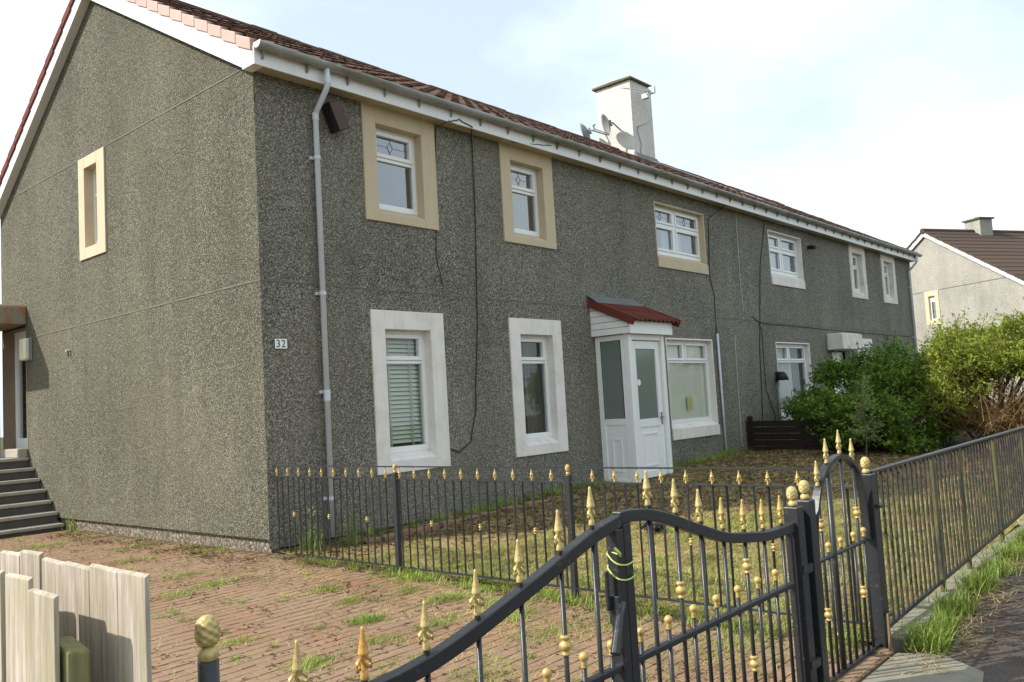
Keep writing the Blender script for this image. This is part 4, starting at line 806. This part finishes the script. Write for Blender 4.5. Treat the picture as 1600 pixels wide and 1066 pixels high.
O('chimney', MB().box(2.85, 3.6, -.4, .4, 7.3, 8.42), 'dash_pale', rf, local=True); O('chimney_cap', MB().box(2.77, 3.68, -.48, .48, 8.422, 8.49).box(3.1, 3.3, -.1, .1, 8.491, 8.58), 'moss_conc', rf, local=True)

# ------------------------------------------------------------------ foliage
def quads(P, N_, U, lw, ll):                     # leaf quads (diamond) at P, normal N_, direction U
    Sd = np.cross(N_, U); Sd /= np.linalg.norm(Sd, axis=1, keepdims=True)+1e-9
    lw = lw[:, None]; ll = ll[:, None]; V = np.stack([P, P+U*ll*.5+Sd*lw*.5-N_*ll*.06, P+U*ll-N_*ll*.12, P+U*ll*.5-Sd*lw*.5-N_*ll*.06], 1)
    return V.reshape(-1, 3), np.arange(len(P)*4).reshape(-1, 4)
def unit(v): return v/(np.linalg.norm(v, axis=1, keepdims=True)+1e-9)
def shrub(root, lobes, n_sprays, per, lw, ll, mat, base, upb=.3, spray=.28, wood_mat='bark'):
    """sprays of leaves along short twigs that leave each lobe's outer half"""
    P, U, N_ = [], [], []; main = list(lobes); subs = []
    for (cx, cy, cz, rx, ry, rz) in main:                 # each big lobe breaks up into smaller clumps with gaps between
        for q_ in range(7):
            d = unit(rng.normal(size=(1, 3))+np.array([[0, 0, .25]]))[0]; f_ = rng.uniform(.28, .46); subs.append((cx+d[0]*rx*.72, cy+d[1]*ry*.72, cz+d[2]*rz*.78, rx*f_*1.1, ry*f_*1.1, rz*f_*.75))
    lobes = subs; w = np.array([l[3]*l[4]*l[5] for l in lobes])**.66; w /= w.sum(); tw_ = MB()
    for k_ in rng.choice(len(lobes), n_sprays, p=w):
        cx, cy, cz, rx, ry, rz = lobes[k_]; d = unit(rng.normal(size=(1, 3)))[0]; r_ = rng.uniform(.2, 1.0)**.4
        p = np.array([cx, cy, cz])+d*np.array([rx, ry, rz])*r_*(1+.13*math.sin(d[0]*7+k_)+.1*math.sin(d[2]*9+d[1]*6))
        if p[2] < base[2]+.06: continue
        dirv = unit((d*.9+np.array([0, 0, upb])+rng.normal(size=3)*.45)[None])[0]; ln = spray*(rng.uniform(.4, 1.0) if rng.random() > .1 else rng.uniform(1.2, 1.9))
        t = rng.uniform(0, 1, per)[:, None]; pp = p+dirv*ln*t+rng.normal(size=(per, 3))*.02; uu = unit(dirv*.7+rng.normal(size=(per, 3))*.75); nn = unit(np.cross(uu, rng.normal(size=(per, 3)))+np.array([0, 0, .9]))
        nn = unit(nn-uu*np.sum(nn*uu, 1)[:, None]); P.append(pp); U.append(uu); N_.append(nn)
        if rng.random() < .12: tw_.tube([p-dirv*.25, p+dirv*ln], .004, 3, False)
    P = np.concatenate(P); U = np.concatenate(U); N_ = np.concatenate(N_); n = len(P)
    V, F = quads(P, N_, U, lw*rng.uniform(.6, 1.3, n), ll*rng.uniform(.6, 1.3, n)); V = V-np.array(worldloc(root))
    o = bpy.data.objects.new('foliage', fast('foliage', V, F, mat)); C.objects.link(o); o.parent = root
    for l in main+lobes[::3]:
        b = Vector(base)+Vector((random.gauss(0, .25), random.gauss(0, .25), 0)); e = Vector(l[:3]); mid = b.lerp(e, .5)+Vector((random.gauss(0, .12), random.gauss(0, .12), .05)); tw_.tube([b, mid, e, e+(e-mid)*.5], [.03, .022, .012, .005], 5)
    O('branches', tw_, wood_mat, root)
b1_ = thing('shrub', 'dark green leafy shrub behind the low timber fence', 'shrub', (13.2, -1.8, .05))
shrub(b1_, [(13.0, -.62, .85, .6, .38, .38), (13.1, -1.35, 1.2, .7, .5, .5), (13.4, -2.3, 1.5, .7, .55, .55), (12.8, -1.1, .55, .7, .5, .45), (12.6, -2.0, .75, .7, .65, .6), (12.9, -2.75, 1.0, .7, .45, .6), (13.6, -2.95, 1.5, .6, .4, .5), (13.9, -1.75, 1.5, .6, .5, .45), (11.7, -1.5, .70, .5, .45, .36), (11.3, -2.2, .5, .45, .5, .45), (10.95, -2.85, .42, .4, .5, .45), (11.3, -3.3, .55, .45, .4, .5), (12.4, -3.1, .9, .6, .4, .6), (12.0, -3.15, .55, .5, .4, .5), (13.0, -3.3, .8, .6, .4, .7), (12.7, -2.4, 1.1, .6, .5, .5)], 5200, 14, .042, .075, 'leaf_dark', (13.2, -1.8, -.1))
b2_ = thing('shrub', 'tall yellow green bush with bare brown stems behind the railing', 'shrub', (12.6, -4.3, .05))
shrub(b2_, [(12.4, -3.97, 1.45, .6, .5, .55), (12.5, -4.52, 1.62, .6, .5, .5), (12.6, -5.12, 1.75, .6, .5, .5), (12.8, -5.62, 1.75, .6, .5, .5), (12.2, -3.72, .95, .5, .4, .45), (13.2, -4.62, 1.6, .6, .6, .5), (12.9, -3.62, 1.6, .5, .4, .5), (13, -5.82, 1.3, .6, .5, .6), (11.9, -3.77, .8, .45, .4, .5), (12.0, -4.32, 1.3, .5, .5, .5), (11.9, -4.92, 1.5, .5, .5, .5), (12.2, -5.52, 1.5, .5, .5, .6)], 5600, 14, .03, .078, 'leaf_lime', (12.5, -4.4, .05), .8, .38)
mb = MB()
for i in range(750):
    a = random.uniform(-PI, PI); e = random.uniform(.25, 1.3); ln = random.uniform(.5, 1.25); b = Vector((12.15+random.gauss(0, .3), -4.65+random.gauss(0, .5), .2+random.random()*.35)); d = Vector((math.cos(a)*math.cos(e)-.35, math.sin(a)*math.cos(e), math.sin(e))).normalized()
    mb.tube([b, b+d*ln*.5+Vector((0, 0, .04)), b+d*ln+Vector((random.gauss(0, .08), random.gauss(0, .08), -.06))], [.006, .0045, .002], 3, False)
O('bare_stems', mb, 'twig', b2_)
sp_ = thing('sapling', 'thin pale leaved sapling in front of the dark shrub', 'sapling', (9.8, -2.9, .05))
mb = MB().tube([(9.8, -2.9, .0), (9.82, -2.93, .5), (9.78, -2.9, .95), (9.8, -2.93, 1.4)], [.012, .010, .007, .003], 6); P, U, N_ = [], [], []
for i in range(44):
    z = random.uniform(.25, 1.36); b = Vector((9.8, -2.92, z)); a = random.uniform(0, 2*PI); ln = .28*(1.3-z*.6); d = Vector((math.cos(a), math.sin(a), .45)).normalized(); mb.tube([b, b+d*ln], .003, 3, False)
    k_ = 26; t = rng.uniform(.25, 1.1, k_)[:, None]; dd = np.array(d); P.append(np.array(b)+dd*ln*t+rng.normal(size=(k_, 3))*.012); u = unit(dd*.5+rng.normal(size=(k_, 3))*.7); nn = unit(np.cross(u, rng.normal(size=(k_, 3)))+np.array([0, 0, .5])); U.append(u); N_.append(unit(nn-u*np.sum(nn*u, 1)[:, None]))
O('trunk', mb, 'bark', sp_); P = np.concatenate(P); V, F = quads(P, np.concatenate(N_), np.concatenate(U), .022*rng.uniform(.6, 1.3, len(P)), .05*rng.uniform(.6, 1.3, len(P))); o = bpy.data.objects.new('foliage', fast('foliage', V-np.array(worldloc(sp_)), F, 'leaf_sap')); C.objects.link(o); o.parent = sp_

# ------------------------------------------------------------------ grass
def blades(P, h, w, el, curl=.5):
    n = len(P); az = rng.uniform(0, 2*PI, n); H = np.stack([np.cos(az)*np.cos(el), np.sin(az)*np.cos(el), np.sin(el)], 1); Sd = np.stack([-np.sin(az), np.cos(az), np.zeros(n)], 1); flat = H.copy(); flat[:, 2] *= (1-curl); h = h[:, None]; w = w[:, None]
    mid = P+H*h*.55; tip = mid+unit(flat)*h*.5; V = np.stack([P-Sd*w*.5, P+Sd*w*.5, mid-Sd*w*.38, mid+Sd*w*.38, tip], 1).reshape(-1, 3); b = np.arange(n)[:, None]*5
    F = np.concatenate([b+np.array([[0, 1, 3]]), b+np.array([[0, 3, 2]]), b+np.array([[2, 3, 4]])], 0); return V, F
def field(name, P, h, w, el, mat, curl=.5, label=None):
    V, F = blades(P, h, w, el, curl); o = bpy.data.objects.new(name, fast(name, V, F, mat)); C.objects.link(o); o['kind'] = 'stuff'; return o
def gz_(P): P[:, 2] = zg(P[:, 0], P[:, 1])+np.where(P[:, 0] > .08, wob(P[:, 0], P[:, 1])-.01, -.006); return P
def clumps(n, x0, x1, y0, y1, per, sig, keep=None):
    c = np.stack([rng.uniform(x0, x1, n), rng.uniform(y0, y1, n)], 1)
    if keep is not None: c = c[keep(c[:, 0], c[:, 1])]
    s_ = sig*rng.uniform(.4, 1.6, len(c)); k_ = (per*rng.uniform(.3, 1.7, len(c))).astype(int); q_ = np.repeat(np.arange(len(c)), k_); p = c[q_]+rng.normal(size=(len(q_), 2))*s_[q_][:, None]; return np.concatenate([p, np.zeros((len(p), 1))], 1)
def inside(P, x0, x1, y0, y1): return P[(P[:, 0] > x0) & (P[:, 0] < x1) & (P[:, 1] > y0) & (P[:, 1] < y1)]
pn = lambda x, y, s_=1.0: .5+.25*np.sin(x*1.9*s_+1.1*np.sin(y*1.3*s_))+.25*np.sin(y*2.3*s_+1.4*np.sin(x*1.1*s_)+2)
# garden: green towards the street, straw over it, leaf litter spread in the house's shadow shape to deepen it
g1 = inside(clumps(6000, .1, 9, -6.1, -.1, 26, .09, lambda x, y: rng.random(len(x)) < np.clip((-y-.55*x-.4)/1.6, .05, 1)*(.3+.7*pn(x, y, 1.4))), .09, 11.2, -6.12, -.02)
field('grass', gz_(g1), rng.uniform(.025, .075, len(g1)), rng.uniform(.004, .008, len(g1)), rng.uniform(.2, 1.3, len(g1)), 'grass')
g2 = inside(clumps(3600, .1, 9, -6.1, -.1, 26, .10, lambda x, y: rng.random(len(x)) < np.clip((-y-.5*x-.2)/1.5, .12, 1)*(1.2-.6*pn(x, y, 1.4))), .09, 11.2, -6.12, -.02)
field('dead_grass', gz_(g2)+np.array([0, 0, .008]), rng.uniform(.05, .13, len(g2)), rng.uniform(.0035, .006, len(g2)), rng.uniform(.02, .4, len(g2)), 'straw', .7)
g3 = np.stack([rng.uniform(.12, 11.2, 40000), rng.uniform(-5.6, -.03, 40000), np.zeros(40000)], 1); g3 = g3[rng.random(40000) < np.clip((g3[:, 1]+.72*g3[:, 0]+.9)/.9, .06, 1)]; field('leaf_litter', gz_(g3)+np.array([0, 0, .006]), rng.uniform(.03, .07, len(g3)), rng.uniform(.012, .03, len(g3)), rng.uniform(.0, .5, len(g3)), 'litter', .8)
g4 = inside(clumps(60, 1.2, 6.0, -.3, -.05, 34, .07), .9, 6.1, -.6, -.02); g5 = inside(clumps(60, 7.3, 11, -.3, -.04, 25, .08), 7.3, 11.2, -.6, -.02); g4 = np.concatenate([g4, g5])
field('grass', gz_(g4), rng.uniform(.05, .16, len(g4)), rng.uniform(.005, .009, len(g4)), rng.uniform(.7, 1.5, len(g4)), 'grass')
# tufts pushing through the drive
TU = [(-.72, -1.98, .10, 260), (-.85, -2.48, .10, 150), (-.41, -3.11, .13, 420), (-1.19, -3.07, .10, 420), (-2.01, -3.58, .13, 300), (-1.12, -.27, .16, 200), (-1.54, -.97, .12, 160), (-1.13, -.87, .15, 240), (-2.02, -2.74, .10, 130), (-.95, 3.71, .25, 260), (-.46, 2.29, .15, 130), (-.40, -2.64, .09, 140), (-1.02, -3.57, .13, 220), (-1.49, -3.55, .12, 160), (-.02, -3.15, .12, 420), (-.12, -2.3, .10, 200), (-.3, -3.6, .2, 300), (-.55, -3.9, .16, 240), (-.15, .9, .14, 200), (-.2, 4.6, .12, 200), (-.1, 2.8, .06, 120), (-.12, 1.4, .06, 140), (-.9, 1.2, .2, 200), (-1.6, 2.2, .25, 220), (-.3, -4.6, .25, 320), (-.8, -4.4, .2, 220), (-1.6, -4.6, .2, 200), (-1.2, -5.3, .25, 240), (-.3, -5.5, .25, 400), (-2.4, -4.4, .15, 200), (-3.0, -4.0, .12, 150)]
P = np.concatenate([np.concatenate([np.array([[x, y]])+rng.normal(size=(int(n*1.8), 2))*np.array([[s_*.8, s_*.5]]) for x, y, s_, n in TU]), clumps(260, -4.1, -.05, -6.1, 5, 30, .028)[:, :2]]); P = np.concatenate([P, np.zeros((len(P), 1))], 1)
P = P[P[:, 0] < .05]; field('grass', gz_(P), rng.uniform(.02, .07, len(P)), rng.uniform(.003, .006, len(P)), rng.uniform(.1, 1.2, len(P)), 'grass')
P = clumps(70, -3.8, -.05, -5.8, 4.5, 110, .07); field('moss', gz_(P), rng.uniform(.008, .03, len(P)), rng.uniform(.004, .009, len(P)), rng.uniform(.05, .8, len(P)), 'grass')
P = clumps(130, -3.8, .0, -5.9, 4, 5, .2); field('dead_grass', gz_(P)+np.array([0, 0, .01]), rng.uniform(.12, .26, len(P)), rng.uniform(.0025, .0045, len(P)), rng.uniform(.0, .15, len(P)), 'straw', .9)
P = clumps(800, -4.1, .0, -6.1, 5, 12, .14); P = np.concatenate([P, clumps(110, -.9, .0, -5.8, -.2, 40, .14), clumps(60, -.4, -.03, .2, 5, 20, .07)]); P = P[P[:, 0] < .05]
field('dead_grass', gz_(P)+np.array([0, 0, .008]), rng.uniform(.03, .12, len(P)), rng.uniform(.0025, .005, len(P)), rng.uniform(.0, .3, len(P)), 'straw', .8)
P = clumps(420, -4.1, .0, -6.1, 5, 9, .14); P = np.concatenate([P, clumps(160, -.5, -.03, -.3, 5, 12, .09), clumps(160, -.1, .25, -6, -.3, 12, .06)]); P = P[P[:, 0] < .3]
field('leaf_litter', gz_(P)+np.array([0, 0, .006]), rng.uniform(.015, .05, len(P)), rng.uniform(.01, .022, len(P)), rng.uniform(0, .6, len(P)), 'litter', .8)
# strip of grass and straw along the foot of the side fence
P = clumps(110, -.1, .16, -6, -.3, 26, .045); field('grass', gz_(P), rng.uniform(.03, .11, len(P)), rng.uniform(.004, .007, len(P)), rng.uniform(.5, 1.4, len(P)), 'grass')
# verge outside the railing
V1 = [(.33, -6.40, .09, 620), (.62, -6.42, .06, 180), (1.05, -6.37, .09, 560), (1.75, -6.36, .1, 520), (2.3, -6.36, .1, 420), (3.0, -6.36, .14, 600), (3.7, -6.38, .14, 600), (4.6, -6.38, .2, 600), (5.6, -6.38, .2, 600), (.2, -6.5, .05, 100), (-.86, -6.32, .02, 26), (-.2, -6.05, .1, 160), (.05, -6.05, .06, 160)]
P = np.concatenate([np.array([[x, y]])+rng.normal(size=(n, 2))*np.array([[s_, s_*.55]]) for x, y, s_, n in V1]); P = np.concatenate([P, np.zeros((len(P), 1))], 1); P = gz_(P); P[:, 2] = zg(P[:, 0], P[:, 1]*0-6.4)-.02
field('grass', P, rng.uniform(.06, .19, len(P)), rng.uniform(.004, .008, len(P)), rng.uniform(.5, 1.45, len(P)), 'grass')
P = clumps(170, -.2, 8, -6.6, -6.3, 18, .07); P[:, 2] = zg(P[:, 0], P[:, 1]*0-6.4)-.012; field('dead_grass', P, rng.uniform(.04, .16, len(P)), rng.uniform(.003, .006, len(P)), rng.uniform(0, .35, len(P)), 'straw', .8)
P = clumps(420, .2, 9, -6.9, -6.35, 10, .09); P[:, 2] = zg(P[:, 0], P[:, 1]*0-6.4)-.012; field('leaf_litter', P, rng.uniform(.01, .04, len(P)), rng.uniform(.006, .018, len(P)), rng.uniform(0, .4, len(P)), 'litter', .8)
# weeds by the gable corner
for (x, y, lab) in ((.32, -.28, 'tall green weed with yellow leaf tips by the house corner'), (.75, -.42, 'broad leaved weed behind the side fence near downpipe'), (.05, 5.15, 'green weed sprouting at the foot of the steps')):
    t = thing('weed', lab, 'weed', (x, y, float(zg(x, y)))); P = np.stack([x+rng.normal(size=60)*.06, y+rng.normal(size=60)*.06, np.full(60, float(zg(x, y)))], 1); V, F = blades(P, rng.uniform(.15, .38, 60), rng.uniform(.006, .014, 60), rng.uniform(.8, 1.5, 60)); o = bpy.data.objects.new('blades', fast('blades', V-np.array(worldloc(t)), F, 'grass')); C.objects.link(o); o.parent = t
    mb = MB().tube([(x, y, float(zg(x, y))), (x+.02, y, float(zg(x, y))+.42)], .005, 5); O('stem', mb, 'twig', t)
    P = np.stack([x+.01+rng.normal(size=24)*.02, y+rng.normal(size=24)*.02, float(zg(x, y))+rng.uniform(.1, .45, 24)], 1); u = unit(rng.normal(size=(24, 3))*[1, 1, .4]+[0, 0, .3]); nn = unit(np.cross(u, rng.normal(size=(24, 3)))); V, F = quads(P, nn, u, np.full(24, .025), np.full(24, .07)); o = bpy.data.objects.new('leaves', fast('leaves', V-np.array(worldloc(t)), F, 'leaf_sap')); C.objects.link(o); o.parent = t
ed = thing('brick_edging', 'row of half buried red bricks along the foot of the front wall', 'edging', (2.4, -.5, -.15))
for i in range(14):
    x = 1.0+i*.225; mb = MB().box(-.1, .1, -.05, .05, -.06, .035+random.uniform(-.02, .012)); o = O('brick', mb, 'paver', ed, local=True, bevel=.008); o.location = (x-2.4+random.gauss(0, .01), random.gauss(0, .012), float(zg(x, -.5))+.15); o.rotation_euler = (random.gauss(0, .08), random.gauss(0, .06), random.gauss(0, .1))
# litter
M['blue'] = plain('blue_foil', (.10, .33, .55), .3); M['petal'] = plain('yellow_petal', (.85, .55, .02), .6); M['rag'] = plain('black_rag', (.012, .012, .013), .8)
lx, ly = 2.16, -6.62; lz = float(zg(lx, -6.4))-.02
tag(O('litter', MB().prism([(-.07+lx, ly-.02), (lx-.02, ly-.04), (lx+.05, ly-.02), (lx+.06, ly+.01), (lx, ly+.03), (lx-.06, ly+.02)], 2, lz, lz+.035), 'blue', bevel=.012), 'crushed blue packet lying on the pavement', 'litter')
mb = MB()
for i in range(9): a = Vector((2.66+random.gauss(0, .07), -3.11+random.gauss(0, .05), float(zg(2.66, -3.1))+.02)); mb.tube([a, a+Vector((random.gauss(0, .05), random.gauss(0, .05), .05)), a+Vector((random.gauss(0, .12), random.gauss(0, .08), .03))], [.02, .03, .012], 5)
tag(O('litter', mb, 'rag'), 'scrap of black plastic lying on the garden grass', 'litter')
dd = thing('dandelion', 'single yellow dandelion behind the small gate', 'flower', (-.24, -6.1, -.26)); O('stem', MB().tube([(-.24, -6.1, -.27), (-.245, -6.105, -.13)], .003, 5), 'leaf_sap', dd)
O('flower_head', MB().lathe([(.004, -.006), (.02, .002), (.024, .008), (.012, .012), (.003, .013)], (-.245, -6.105, -.13), 10), 'petal', dd)
mb = MB().tube([(.04, -6.28, -.26), (.075, -6.27, -.06)], [.011, .008], 5); tag(O('stick', mb, 'twig'), 'short brown stick leaning on the corner post foot', 'stick')
